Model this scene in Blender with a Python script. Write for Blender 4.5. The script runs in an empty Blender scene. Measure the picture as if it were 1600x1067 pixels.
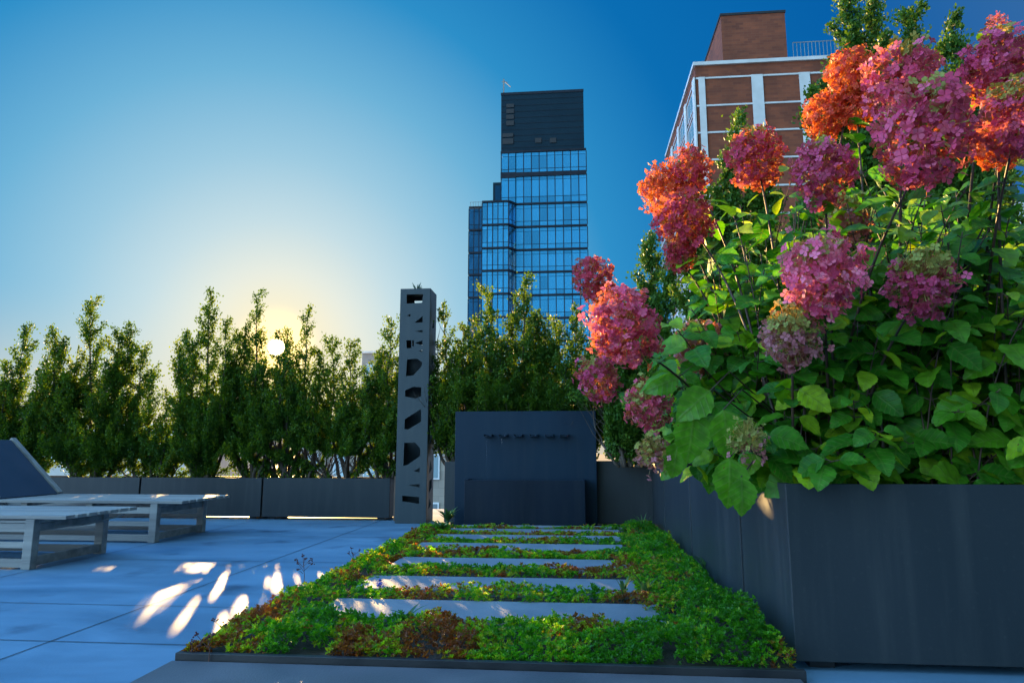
import bpy, bmesh, math, random
import numpy as np
from mathutils import Vector, Matrix

S = bpy.context.scene
EXPO = 2.8; GAIN = 1.0
C = bpy.data.collections.new("scene"); S.collection.children.link(C)
R = math.radians
rnd = random.Random(7)

# ------------------------------------------------------------------ camera geometry
H = .9; P = math.atan(168.5/1067); TH = math.atan(100/1067*math.cos(P)); F = 1067.
def ray(px, py):
    x = (px-800)/F; v = (py-533.5)/F
    dy = math.cos(P)+v*math.sin(P); dz = math.sin(P)-v*math.cos(P)
    return Vector((x*math.cos(TH)-dy*math.sin(TH), x*math.sin(TH)+dy*math.cos(TH), dz))
def G(px, py, z=0.):
    d = ray(px, py); t = (z-H)/d.z
    return Vector((d.x*t, d.y*t, z))
def D(px, py, Y):
    d = ray(px, py); t = Y/d.y
    return Vector((d.x*t, Y, H+d.z*t))
SUN = ray(432, 543).normalized()

# ------------------------------------------------------------------ tagging / linking
def tag(o, label=None, cat=None, group=None, kind=None):
    if label: o['label'] = label
    if cat: o['category'] = cat
    if group: o['group'] = group
    if kind: o['kind'] = kind
    return o
def empty(name, loc, label, cat, group=None, rz=0):
    o = bpy.data.objects.new(name, None); C.objects.link(o); o.location = loc; o.rotation_euler = (0, 0, rz)
    o.empty_display_size = .1
    return tag(o, label, cat, group)
def link(name, me, mat, parent=None, smooth=False, bevel=0, local=False):
    o = bpy.data.objects.new(name, me); C.objects.link(o)
    if mat is not None: me.materials.append(mat)
    if smooth: me.polygons.foreach_set('use_smooth', [True]*len(me.polygons))
    if parent is not None:
        o.parent = parent
        if not local: o.matrix_parent_inverse = (Matrix.Translation(parent.location) @ parent.rotation_euler.to_matrix().to_4x4()).inverted()
    if bevel:
        m = o.modifiers.new('bevel', 'BEVEL'); m.width = bevel; m.segments = 2; m.limit_method = 'ANGLE'
    return o

class MB:
    def __init__(s): s.v = []; s.f = []; s.t = []
    def quad(s, a, b, c, d, t=None):
        n = len(s.v); s.v += [tuple(a), tuple(b), tuple(c), tuple(d)]; s.f.append((n, n+1, n+2, n+3)); s.t.append(t or 0.)
    def box(s, x0, y0, z0, x1, y1, z1):
        n = len(s.v)
        s.v += [(x0,y0,z0),(x1,y0,z0),(x1,y1,z0),(x0,y1,z0),(x0,y0,z1),(x1,y0,z1),(x1,y1,z1),(x0,y1,z1)]
        s.f += [(n,n+3,n+2,n+1),(n+4,n+5,n+6,n+7),(n,n+1,n+5,n+4),(n+1,n+2,n+6,n+5),(n+2,n+3,n+7,n+6),(n+3,n,n+4,n+7)]
        s.t += [0.]*6; return s
    def obox(s, a, b, w, h, up=Vector((0,0,1))):      # beam from a to b, width w, height h
        a = Vector(a); b = Vector(b); d = (b-a).normalized(); sd = d.cross(up).normalized()*w/2; u = sd.cross(d).normalized()*h/2
        n = len(s.v)
        for p in (a, b): s.v += [tuple(p-sd-u), tuple(p+sd-u), tuple(p+sd+u), tuple(p-sd+u)]
        s.f += [(n,n+1,n+2,n+3),(n+7,n+6,n+5,n+4),(n,n+4,n+5,n+1),(n+1,n+5,n+6,n+2),(n+2,n+6,n+7,n+3),(n+3,n+7,n+4,n)]
        s.t += [0.]*6; return s
    def tube(s, pts, rad, k=6, cap=True):
        pts = [Vector(p) for p in pts]
        if not hasattr(rad, '__len__'): rad = [rad]*len(pts)
        n = len(s.v); ref = Vector((.31, .17, .93))
        for i, p in enumerate(pts):
            d = (pts[min(i+1, len(pts)-1)]-pts[max(i-1, 0)]).normalized()
            a = d.cross(ref)
            if a.length < .05: a = d.cross(Vector((1, 0, 0)))
            a.normalize(); b = d.cross(a)
            for j in range(k):
                an = 2*math.pi*j/k; s.v.append(tuple(p+(a*math.cos(an)+b*math.sin(an))*rad[i]))
        for i in range(len(pts)-1):
            for j in range(k):
                s.f.append((n+i*k+j, n+i*k+(j+1) % k, n+(i+1)*k+(j+1) % k, n+(i+1)*k+j)); s.t.append(0.)
        if cap:
            s.f.append(tuple(n+j for j in range(k))[::-1]); s.f.append(tuple(n+(len(pts)-1)*k+j for j in range(k))); s.t += [0., 0.]
        return s
    def build(s, name, mat, parent=None, **kw):
        me = bpy.data.meshes.new(name); me.from_pydata(s.v, [], s.f); me.update()
        if any(isinstance(t, float) and t for t in s.t):
            a = me.attributes.new('tint', 'FLOAT', 'FACE'); a.data.foreach_set('value', s.t)
        return link(name, me, mat, parent, **kw)

def fast(name, V, Fc, mat, parent=None, tint=None, col=None, uv=None, smooth=False):
    """V (n,3), Fc (m,k) numpy; tint (m,), col (m,3) per face; uv (n,2) per vertex"""
    me = bpy.data.meshes.new(name); m, k = Fc.shape
    me.vertices.add(len(V)); me.vertices.foreach_set('co', np.asarray(V, np.float32).ravel())
    me.loops.add(m*k); me.loops.foreach_set('vertex_index', Fc.astype(np.int32).ravel())
    me.polygons.add(m); me.polygons.foreach_set('loop_start', np.arange(0, m*k, k, dtype=np.int32))
    me.polygons.foreach_set('loop_total', np.full(m, k, np.int32))
    if tint is not None:
        a = me.attributes.new('tint', 'FLOAT', 'FACE'); a.data.foreach_set('value', np.asarray(tint, np.float32))
    if col is not None:
        a = me.attributes.new('pcol', 'FLOAT_COLOR', 'FACE')
        a.data.foreach_set('color', np.concatenate([col, np.ones((m, 1))], 1).astype(np.float32).ravel())
    if uv is not None:
        l = me.uv_layers.new(name='uv'); l.data.foreach_set('uv', uv[Fc.ravel()].astype(np.float32).ravel())
    me.update(calc_edges=True); me.validate()
    return link(name, me, mat, parent, smooth=smooth)

def norm(a): return a/np.maximum(np.linalg.norm(a, axis=-1, keepdims=True), 1e-9)
def inst(tv, tf, pos, dirs, nrm, size):
    """place template verts tv (t,3: x along, y across, z normal) at pos with frames"""
    x = norm(dirs); z = norm(nrm-x*np.sum(nrm*x, 1, keepdims=True)); y = np.cross(z, x)
    Mx = np.stack([x, y, z], 1)                       # n,3(axis),3
    V = np.einsum('tk,nkc->ntc', tv, Mx)
    size = np.asarray(size)
    V = V*(size[:, None, None])+pos[:, None, :]
    n, t = V.shape[:2]
    Fc = (tf[None]+np.arange(n)[:, None, None]*t).reshape(-1, tf.shape[1])
    return V.reshape(-1, 3), Fc

# ------------------------------------------------------------------ materials
def newmat(name):
    m = bpy.data.materials.new(name); m.use_nodes = True; nt = m.node_tree; b = nt.nodes['Principled BSDF']; return m, nt, b
def N(nt, t, **kw):
    n = nt.nodes.new(t)
    for k, v in kw.items(): setattr(n, k, v)
    return n
def surf(name, c1, c2=None, scale=4., rough=.6, metal=0., bump=.1, bscale=60., detail=6., stretch=None, spec=.5, rvar=.15):
    m, nt, b = newmat(name); L = nt.links.new
    c2 = c2 or tuple(x*.7 for x in c1)
    tc = N(nt, 'ShaderNodeTexCoord'); src = tc.outputs['Object']
    if stretch:
        mp = N(nt, 'ShaderNodeMapping'); mp.inputs['Scale'].default_value = stretch; L(src, mp.inputs[0]); src = mp.outputs[0]
    n1 = N(nt, 'ShaderNodeTexNoise'); n1.inputs['Scale'].default_value = scale; n1.inputs['Detail'].default_value = detail; L(src, n1.inputs['Vector'])
    r = N(nt, 'ShaderNodeValToRGB'); r.color_ramp.elements[0].position = .32; r.color_ramp.elements[1].position = .68
    r.color_ramp.elements[0].color = (*c1, 1); r.color_ramp.elements[1].color = (*c2, 1); L(n1.outputs[0], r.inputs[0]); L(r.outputs[0], b.inputs['Base Color'])
    n2 = N(nt, 'ShaderNodeTexNoise'); n2.inputs['Scale'].default_value = bscale; n2.inputs['Detail'].default_value = 4; L(src, n2.inputs['Vector'])
    bp = N(nt, 'ShaderNodeBump'); bp.inputs['Strength'].default_value = bump; bp.inputs['Distance'].default_value = .01; L(n2.outputs[0], bp.inputs['Height']); L(bp.outputs[0], b.inputs['Normal'])
    mr = N(nt, 'ShaderNodeMapRange'); mr.inputs[3].default_value = max(rough-rvar, .02); mr.inputs[4].default_value = min(rough+rvar, 1); L(n1.outputs[0], mr.inputs[0]); L(mr.outputs[0], b.inputs['Roughness'])
    b.inputs['Metallic'].default_value = metal; b.inputs['Specular IOR Level'].default_value = spec
    return m
def streaks(m, amt=.5, sx=9.):
    nt = m.node_tree; L = nt.links.new; b = nt.nodes['Principled BSDF']; src = b.inputs['Base Color'].links[0].from_socket
    tc = N(nt, 'ShaderNodeTexCoord'); mp = N(nt, 'ShaderNodeMapping'); mp.inputs['Scale'].default_value = (sx, sx, .7); L(tc.outputs['Object'], mp.inputs[0])
    n = N(nt, 'ShaderNodeTexNoise'); n.inputs['Scale'].default_value = 1.6; n.inputs['Detail'].default_value = 5; L(mp.outputs[0], n.inputs['Vector'])
    n2 = N(nt, 'ShaderNodeTexNoise'); n2.inputs['Scale'].default_value = 45; n2.inputs['Detail'].default_value = 6; L(tc.outputs['Object'], n2.inputs['Vector'])
    mr = N(nt, 'ShaderNodeMapRange'); L(n.outputs[0], mr.inputs[0]); mr.inputs[1].default_value = .48; mr.inputs[2].default_value = .75; mr.inputs[4].default_value = amt
    mr2 = N(nt, 'ShaderNodeMapRange'); L(n2.outputs[0], mr2.inputs[0]); mr2.inputs[1].default_value = .60; mr2.inputs[2].default_value = .72; mr2.inputs[4].default_value = amt*.6
    ad = N(nt, 'ShaderNodeMath', operation='ADD', use_clamp=True); L(mr.outputs[0], ad.inputs[0]); L(mr2.outputs[0], ad.inputs[1])
    mx = N(nt, 'ShaderNodeMix', data_type='RGBA'); L(ad.outputs[0], mx.inputs[0]); L(src, mx.inputs[6]); mx.inputs[7].default_value = (.085,.088,.085,1); L(mx.outputs[2], b.inputs['Base Color'])
def leafmat(name, c1, c2, t1, trans=.45, rough=.45, spec=.4, attr='tint', veins=False, third=None):
    m, nt, b = newmat(name); L = nt.links.new
    a = N(nt, 'ShaderNodeAttribute', attribute_name=attr)
    r = N(nt, 'ShaderNodeValToRGB'); r.color_ramp.elements[0].color = (*c1, 1); r.color_ramp.elements[1].color = (*c2, 1)
    if third:
        for pos, c in third: e = r.color_ramp.elements.new(pos); e.color = (*c, 1)
    L(a.outputs['Fac'], r.inputs[0]); csrc = r.outputs[0]
    if veins:
        uvn = N(nt, 'ShaderNodeUVMap'); sp = N(nt, 'ShaderNodeSeparateXYZ'); L(uvn.outputs[0], sp.inputs[0])
        ab = N(nt, 'ShaderNodeMath', operation='ABSOLUTE'); L(sp.outputs[1], ab.inputs[0])
        mu = N(nt, 'ShaderNodeMath', operation='MULTIPLY_ADD'); L(ab.outputs[0], mu.inputs[0]); mu.inputs[1].default_value = -.55; L(sp.outputs[0], mu.inputs[2])
        w = N(nt, 'ShaderNodeMath', operation='MULTIPLY'); L(mu.outputs[0], w.inputs[0]); w.inputs[1].default_value = 44.
        sn = N(nt, 'ShaderNodeMath', operation='SINE'); L(w.outputs[0], sn.inputs[0])
        pw = N(nt, 'ShaderNodeMapRange'); L(sn.outputs[0], pw.inputs[0]); pw.inputs[1].default_value = .72; pw.inputs[2].default_value = 1.
        md = N(nt, 'ShaderNodeMapRange'); L(ab.outputs[0], md.inputs[0]); md.inputs[1].default_value = .035; md.inputs[2].default_value = .0
        mx = N(nt, 'ShaderNodeMath', operation='MAXIMUM'); L(pw.outputs[0], mx.inputs[0]); L(md.outputs[0], mx.inputs[1])
        mc = N(nt, 'ShaderNodeMix', data_type='RGBA'); fm = N(nt, 'ShaderNodeMath', operation='MULTIPLY'); L(mx.outputs[0], fm.inputs[0]); fm.inputs[1].default_value = .35
        L(fm.outputs[0], mc.inputs[0]); L(csrc, mc.inputs[6]); mc.inputs[7].default_value = (.16, .24, .06, 1); csrc = mc.outputs[2]
        bp = N(nt, 'ShaderNodeBump', invert=True); bp.inputs['Strength'].default_value = .5; bp.inputs['Distance'].default_value = .003; L(mx.outputs[0], bp.inputs['Height']); L(bp.outputs[0], b.inputs['Normal'])
    if veins:
        tcn = N(nt, 'ShaderNodeTexCoord'); mo = N(nt, 'ShaderNodeTexNoise'); mo.inputs['Scale'].default_value = 28; mo.inputs['Detail'].default_value = 5; L(tcn.outputs['Object'], mo.inputs['Vector'])
        mrr = N(nt, 'ShaderNodeMapRange'); L(mo.outputs[0], mrr.inputs[0]); mrr.inputs[1].default_value = .35; mrr.inputs[2].default_value = .7; mrr.inputs[3].default_value = .7; mrr.inputs[4].default_value = 1.25
        vm = N(nt, 'ShaderNodeVectorMath', operation='SCALE'); L(csrc, vm.inputs[0]); L(mrr.outputs[0], vm.inputs['Scale'])
        ms_ = N(nt, 'ShaderNodeMapRange'); L(mo.outputs[0], ms_.inputs[0]); ms_.inputs[1].default_value = .70; ms_.inputs[2].default_value = .74
        mb = N(nt, 'ShaderNodeMix', data_type='RGBA'); L(ms_.outputs[0], mb.inputs[0]); L(vm.outputs[0], mb.inputs[6]); mb.inputs[7].default_value = (.13,.07,.02,1); csrc = mb.outputs[2]
    L(csrc, b.inputs['Base Color']); b.inputs['Roughness'].default_value = rough; b.inputs['Specular IOR Level'].default_value = spec
    tr = N(nt, 'ShaderNodeBsdfTranslucent'); mm = N(nt, 'ShaderNodeMix', data_type='RGBA', blend_type='MULTIPLY'); mm.inputs[0].default_value = 1.
    L(csrc, mm.inputs[6]); mm.inputs[7].default_value = (*t1, 1); L(mm.outputs[2], tr.inputs[0])
    mix = N(nt, 'ShaderNodeMixShader'); mix.inputs[0].default_value = trans; L(b.outputs[0], mix.inputs[1]); L(tr.outputs[0], mix.inputs[2])
    L(mix.outputs[0], nt.nodes['Material Output'].inputs[0]); return m

def patio_mat():
    m, nt, b = newmat('patio_concrete'); L = nt.links.new
    tc = N(nt, 'ShaderNodeTexCoord'); 
    mp = N(nt, 'ShaderNodeMapping'); mp.inputs['Scale'].default_value = (.5, 1.4, 1); L(tc.outputs['Object'], mp.inputs[0])
    n1 = N(nt, 'ShaderNodeTexNoise'); n1.inputs['Scale'].default_value = 1.4; n1.inputs['Detail'].default_value = 9; n1.inputs['Roughness'].default_value = .62; n1.inputs['Distortion'].default_value = .6; L(mp.outputs[0], n1.inputs['Vector'])
    r = N(nt, 'ShaderNodeValToRGB'); e = r.color_ramp.elements; e[0].position = .3; e[0].color = (.05, .125, .205, 1); e[1].position = .7; e[1].color = (.13, .25, .36, 1)
    L(n1.outputs[0], r.inputs[0])
    n3 = N(nt, 'ShaderNodeTexNoise'); n3.inputs['Scale'].default_value = 1.9; n3.inputs['Detail'].default_value = 8; L(tc.outputs['Object'], n3.inputs['Vector'])
    r3 = N(nt, 'ShaderNodeValToRGB'); r3.color_ramp.elements[0].position = .60; r3.color_ramp.elements[0].color = (1, 1, 1, 1); r3.color_ramp.elements[1].position = .72; r3.color_ramp.elements[1].color = (.42, .45, .50, 1); L(n3.outputs[0], r3.inputs[0])
    mx = N(nt, 'ShaderNodeMix', data_type='RGBA', blend_type='MULTIPLY'); mx.inputs[0].default_value = 1; L(r.outputs[0], mx.inputs[6]); L(r3.outputs[0], mx.inputs[7]); L(mx.outputs[2], b.inputs['Base Color'])
    n2 = N(nt, 'ShaderNodeTexNoise'); n2.inputs['Scale'].default_value = 90; n2.inputs['Detail'].default_value = 5; L(tc.outputs['Object'], n2.inputs['Vector'])
    bp = N(nt, 'ShaderNodeBump'); bp.inputs['Strength'].default_value = .25; bp.inputs['Distance'].default_value = .004; L(n2.outputs[0], bp.inputs['Height']); L(bp.outputs[0], b.inputs['Normal'])
    mr = N(nt, 'ShaderNodeMapRange'); mr.inputs[3].default_value = .35; mr.inputs[4].default_value = .75; L(n1.outputs[0], mr.inputs[0]); L(mr.outputs[0], b.inputs['Roughness'])
    return m
def brick_mat(name, c1, c2, mortar, scale=1., bw=.22, rh=.075):
    m, nt, b = newmat(name); L = nt.links.new
    tc = N(nt, 'ShaderNodeTexCoord'); sp = N(nt, 'ShaderNodeSeparateXYZ'); L(tc.outputs['Object'], sp.inputs[0])
    ad = N(nt, 'ShaderNodeMath', operation='ADD'); L(sp.outputs[0], ad.inputs[0]); L(sp.outputs[1], ad.inputs[1])
    cb = N(nt, 'ShaderNodeCombineXYZ'); L(ad.outputs[0], cb.inputs[0]); L(sp.outputs[2], cb.inputs[1])
    br = N(nt, 'ShaderNodeTexBrick'); L(cb.outputs[0], br.inputs['Vector']); br.inputs['Scale'].default_value = scale
    br.inputs['Brick Width'].default_value = bw; br.inputs['Row Height'].default_value = rh; br.inputs['Mortar Size'].default_value = .008
    br.inputs['Color1'].default_value = (*c1, 1); br.inputs['Color2'].default_value = (*c2, 1); br.inputs['Mortar'].default_value = (*mortar, 1)
    n1 = N(nt, 'ShaderNodeTexNoise'); n1.inputs['Scale'].default_value = .35; n1.inputs['Detail'].default_value = 8; L(tc.outputs['Object'], n1.inputs['Vector'])
    r = N(nt, 'ShaderNodeValToRGB'); r.color_ramp.elements[0].position = .3; r.color_ramp.elements[0].color = (.6, .6, .6, 1); r.color_ramp.elements[1].position = .7; L(n1.outputs[0], r.inputs[0])
    mx = N(nt, 'ShaderNodeMix', data_type='RGBA', blend_type='MULTIPLY'); mx.inputs[0].default_value = 1; L(br.outputs[0], mx.inputs[6]); L(r.outputs[0], mx.inputs[7]); L(mx.outputs[2], b.inputs['Base Color'])
    b.inputs['Roughness'].default_value = .85; return m
def glass_mat(name, c, rough=.06, metal=.75):
    m, nt, b = newmat(name); L = nt.links.new
    a = N(nt, 'ShaderNodeAttribute', attribute_name='tint')
    r = N(nt, 'ShaderNodeValToRGB'); r.color_ramp.elements[0].color = (*[x*.55 for x in c], 1); r.color_ramp.elements[1].color = (*c, 1); L(a.outputs['Fac'], r.inputs[0]); L(r.outputs[0], b.inputs['Base Color'])
    b.inputs['Metallic'].default_value = metal; b.inputs['Roughness'].default_value = rough
    tc = N(nt, 'ShaderNodeTexCoord'); n = N(nt, 'ShaderNodeTexNoise'); n.inputs['Scale'].default_value = .5; L(tc.outputs['Object'], n.inputs['Vector'])
    bp = N(nt, 'ShaderNodeBump'); bp.inputs['Strength'].default_value = .06; bp.inputs['Distance'].default_value = .2; L(n.outputs[0], bp.inputs['Height']); L(bp.outputs[0], b.inputs['Normal'])
    return m

M = dict(
 patio=patio_mat(),
 paving=surf('front_paving', (.07,.075,.085), (.11,.11,.12), 3, .55, bump=.25, bscale=120),
 slab=surf('slab_stone', (.13,.165,.20), (.19,.22,.25), 3.5, .6, bump=.3, bscale=90),
 soil=surf('soil', (.025,.016,.010), (.05,.035,.022), 12, .95, bump=1., bscale=70),
 edging=surf('edging_steel', (.018,.020,.024), (.035,.035,.038), 5, .45, .3, .1),
 planter=surf('planter_metal', (.017,.024,.029), (.025,.032,.038), 1.3, .5, .1, .06, 160, stretch=(1,1,.35), spec=.25),
 planterd=surf('planter_metal_dark', (.014,.019,.024), (.022,.028,.034), 1.3, .55, .1, .06, 160, stretch=(1,1,.35)),
 column=surf('column_metal', (.020,.034,.043), (.031,.046,.055), 1.6, .5, .2, .08, 110, stretch=(1,1,.4)),
 inner=surf('column_inside', (.05,.045,.04), (.08,.07,.06), 3, .7),
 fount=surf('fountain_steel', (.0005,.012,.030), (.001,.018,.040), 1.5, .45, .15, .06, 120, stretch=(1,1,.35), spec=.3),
 basin=surf('basin_steel_shaded', (.0005,.006,.017), (.001,.009,.023), 1.5, .4, .15, .06, 120, stretch=(1,1,.35), spec=.3),  # darker copy of the wall steel: the basin's shading is put into the colour
 water=None,
 wood=surf('weathered_wood', (.30,.29,.27), (.17,.165,.16), 5, .65, bump=.35, bscale=40, stretch=(.12,2.5,2.5)),
 sling=surf('lounger_panel', (.012,.025,.05), (.02,.035,.065), 3, .6, bump=.1),
 filler=surf('lit_end_and_leaf_brown', (.16,.095,.06), (.10,.06,.04), 6, .8),  # warm light on the planter end put into the brown; fallen leaves share it
 bark=surf('bark', (.05,.037,.027), (.085,.062,.045), 14, .9, bump=.8, bscale=60, stretch=(1,1,.25)),
 stem=surf('hydrangea_stem', (.055,.022,.012), (.03,.016,.01), 20, .6, bump=.2),
 stalk=surf('dry_stalk', (.09,.035,.03), (.14,.06,.04), 20, .8),
 tree=leafmat('conifer_foliage', (.014,.045,.007), (.09,.16,.014), (2.8,1.9,.3), .42, .6, .2, third=[(.5,(.038,.105,.010))]),
 tree2=leafmat('broadleaf_foliage', (.018,.065,.008), (.10,.19,.018), (2.0,1.6,.4), .26, .55, .2, third=[(.5,(.04,.11,.012))]),
 hleaf=leafmat('hydrangea_leaf', (.02,.12,.008), (.36,.52,.015), (2.0,1.7,.3), .42, .4, .28, veins=True, third=[(.5,(.045,.21,.010))]),
 petal=None,
 sedum=leafmat('sedum_leaf', (.03,.15,.008), (.15,.05,.02), (3.2,2.5,.4), .5, .42, .35, third=[(.33,(.08,.28,.012)), (.52,(.27,.38,.02)), (.66,(.15,.18,.02)), (.8,(.2,.08,.025))]),
 weed=leafmat('weed_leaf', (.03,.09,.05), (.05,.13,.06), (2.,2.,.9), .3, .5, .4),
 agave=leafmat('strap_leaf', (.03,.085,.035), (.07,.15,.05), (2.4,2.2,.8), .3, .45, .4),
 blue=surf('blue_petal', (.03,.05,.35), (.05,.08,.5), 30, .6),
 seed=surf('seed_head', (.09,.02,.02), (.05,.015,.015), 40, .9),
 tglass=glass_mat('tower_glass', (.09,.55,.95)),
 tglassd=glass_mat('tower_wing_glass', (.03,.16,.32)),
 tframe=surf('tower_frame', (.010,.014,.022), (.016,.02,.03), 1, .5, .1, spec=.2),
 tmech=surf('tower_plant_cladding', (.003,.017,.029), (.005,.023,.037), .3, .6, .1, .05, spec=.15),
 dark=surf('dark_opening', (.01,.01,.012), (.014,.014,.016), 1, .6),
 brick=brick_mat('red_brick', (.27,.068,.026), (.18,.045,.02), (.19,.09,.055), 1., .9, .3),
 brick2=brick_mat('pale_brick', (.42,.36,.30), (.34,.29,.25), (.22,.2,.18), 1., 1.6, .55),
 conc=surf('pale_concrete', (.50,.49,.47), (.62,.61,.59), .6, .8, bump=.1),
 white=surf('white_render', (.66,.66,.68), (.74,.74,.76), .5, .7),
 wglass=glass_mat('window_glass', (.20,.28,.34), .08, .5),
 grey=surf('grey_facade', (.20,.19,.18), (.27,.26,.24), .5, .85),
 blackm=surf('black_metal', (.012,.012,.014), (.02,.02,.022), 8, .4, .3),
 city=surf('city_ground', (.06,.06,.06), (.12,.115,.11), .02, .9),
)
for k_ in ('planter','planterd','column'): streaks(M[k_], .18)
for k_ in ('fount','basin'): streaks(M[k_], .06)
def petal():
    m, nt, b = newmat('hydrangea_petal'); L = nt.links.new
    a = N(nt, 'ShaderNodeAttribute', attribute_name='pcol'); L(a.outputs['Color'], b.inputs['Base Color'])
    b.inputs['Roughness'].default_value = .6; b.inputs['Specular IOR Level'].default_value = .25
    tr = N(nt, 'ShaderNodeBsdfTranslucent'); mm = N(nt, 'ShaderNodeMix', data_type='RGBA'); mm.inputs[0].default_value = .6
    L(a.outputs['Color'], mm.inputs[6]); mm.inputs[7].default_value = (.80, .26, .004, 1); L(mm.outputs[2], tr.inputs[0])
    mix = N(nt, 'ShaderNodeMixShader'); mix.inputs[0].default_value = .36; L(b.outputs[0], mix.inputs[1]); L(tr.outputs[0], mix.inputs[2]); L(mix.outputs[0], nt.nodes['Material Output'].inputs[0])
    return m
M['petal'] = petal()
def water():
    m, nt, b = newmat('fountain_water'); b.inputs['Base Color'].default_value = (.8,.9,1,1); b.inputs['Roughness'].default_value = .03; b.inputs['Transmission Weight'].default_value = 1; b.inputs['IOR'].default_value = 1.33
    tc = N(nt, 'ShaderNodeTexCoord'); n = N(nt, 'ShaderNodeTexNoise'); n.inputs['Scale'].default_value = 25; nt.links.new(tc.outputs['Object'], n.inputs['Vector'])
    bp = N(nt, 'ShaderNodeBump'); bp.inputs['Strength'].default_value = .4; bp.inputs['Distance'].default_value = .01; nt.links.new(n.outputs[0], bp.inputs['Height']); nt.links.new(bp.outputs[0], b.inputs['Normal'])
    return m
M['water'] = water()

# ------------------------------------------------------------------ gaps the low sun comes through
TUN = []   # (point, radius)
def tun(p, r): TUN.append((np.array(p[:]), r))
tun((0, 0, H), .11)
for px, py, r in ((270,905,.05),(240,935,.05),(222,958,.035),(352,905,.05),(425,905,.055),(466,903,.055),(448,903,.03),(412,935,.03),(385,965,.03),(365,985,.025),(335,925,.02),(295,955,.025),(314,902,.022),(375,945,.035),(403,948,.03),(282,968,.025),(300,940,.03),(390,920,.02),(444,925,.04),(498,902,.035),(205,975,.016),
                  (660,968,.05),(705,970,.035),(880,962,.03),(620,918,.06),(655,922,.035),(790,925,.05),(840,935,.04),(600,872,.09),(640,868,.09),(560,895,.06),(700,895,.04),(740,857,.05),(415,1062,.06),(450,1060,.05),(735,1062,.05),
                  (900,985,.06),(940,990,.05),(350,975,.04),(985,915,.045),(500,955,.04),(680,935,.04)):
    tun(G(px, py), r)
for px, py, r in ((560,905,.10),(530,930,.08),(600,885,.12),(640,880,.10),(680,905,.07),(585,860,.1),(575,915,.06),(640,900,.06),(480,945,.05),(690,905,.05),(760,935,.05),(860,985,.05),(1000,925,.06),(430,1000,.03),(460,1015,.03)): tun(G(px, py, .08), r)
for px, py, Y, r in ((1182,785,3.5,.05),(1205,905,3.4,.035)): tun(D(px, py, Y), r)
SN = np.array(SUN[:])
def keep(Pn, wob=0.):
    k = np.ones(len(Pn), bool)
    for p, r in TUN:
        d = Pn-p; s = d@SN; dd = d-s[:, None]*SN; q = np.linalg.norm(dd, axis=1)
        k &= ~((q < r) & (s > .05))
    return k

# ================================================================== SETTING
b = MB(); b.quad((-2500,-300,-26),(2500,-300,-26),(2500,4000,-26),(-2500,4000,-26)); tag(b.build('city_ground', M['city']), kind='structure')
# terrace slab; its top sits at z=0, everything beyond the planters drops to the city
b = MB(); b.box(-14,-4,-.4,6,10.6,-.001); tag(b.build('terrace_floor', M['patio']), kind='structure')
# saw-cut joints of the patio: thin dark strips 4 mm proud of nothing - cut as narrow grooves laid on top
b = MB()
def joint(x0,y0,x1,y1,w=.007):
    a=Vector((x0,y0,0)); c=Vector((x1,y1,0)); d=(c-a).normalized(); s=Vector((-d.y,d.x,0))*w/2; z=Vector((0,0,.002))
    b.quad(a-s+z, c-s+z, c+s+z, a+s+z)
for x in (-2.50, -4.1, -5.7, -7.3, -8.9, -10.5): joint(x, -3, x, 8.78)
for y in (.0, 1.6, 3.21, 3.96, 5.55, 7.15): 
    joint(-12, y, -1.72, y)
tag(b.build('paving_joints', M['dark']), kind='structure')

BX0, BX1, BY0, BY1 = -1.70, .885, 2.955, 8.2
b = MB(); b.box(BX0+.01, BY0+.01, .001, BX1-.005, BY1, .022); tag(b.build('planting_soil', M['soil']), kind='structure')
b = MB(); b.box(-1.72, 1.2, .001, .86, 2.925, .018); b.build('front_paving', M['paving'], bevel=.004); tag(bpy.data.objects['front_paving'], kind='structure')
ed = empty('bed_edging', (BX0, BY0, 0), 'thin black steel edging around the planted bed of low succulents', 'edging')
b = MB(); b.box(BX0-.012, BY0-.022, .0, BX1, BY0+.006, .045); b.build('edging_bar', M['edging'], ed, bevel=.002)
b = MB(); b.box(BX0-.012, BY0+.008, .0, BX0+.006, 7.9, .045); b.build('edging_bar', M['edging'], ed, bevel=.002)

# stepping slabs
slabs = [(3.56,3.98,-1.37,.44),(4.27,4.70,-1.38,.36),(5.10,5.50,-1.38,.40),(5.95,6.36,-1.42,.40),(6.66,6.98,-1.40,.42),(7.26,7.50,-1.42,.44),(7.68,7.86,-1.3,.50)]
lab = ['widest grey stepping slab nearest the camera, behind the front strip of succulents','second grey stepping slab from the camera, in the succulent bed','third grey stepping slab from the camera, in the succulent bed','fourth grey stepping slab from the camera, in the succulent bed','fifth grey stepping slab from the camera, narrow and partly overgrown','sixth grey stepping slab, thin strip second from the dark fountain','grey stepping slab right at the foot of the dark fountain basin']
for (y0,y1,x0,x1),l in zip(slabs, lab):
    b = MB(); b.box(x0,y0,.02,x1,y1,.062); o = b.build('stepping_slab', M['slab'], bevel=.006); tag(o, l, 'stepping slab', 'stepping slabs across the succulent bed')

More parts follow.
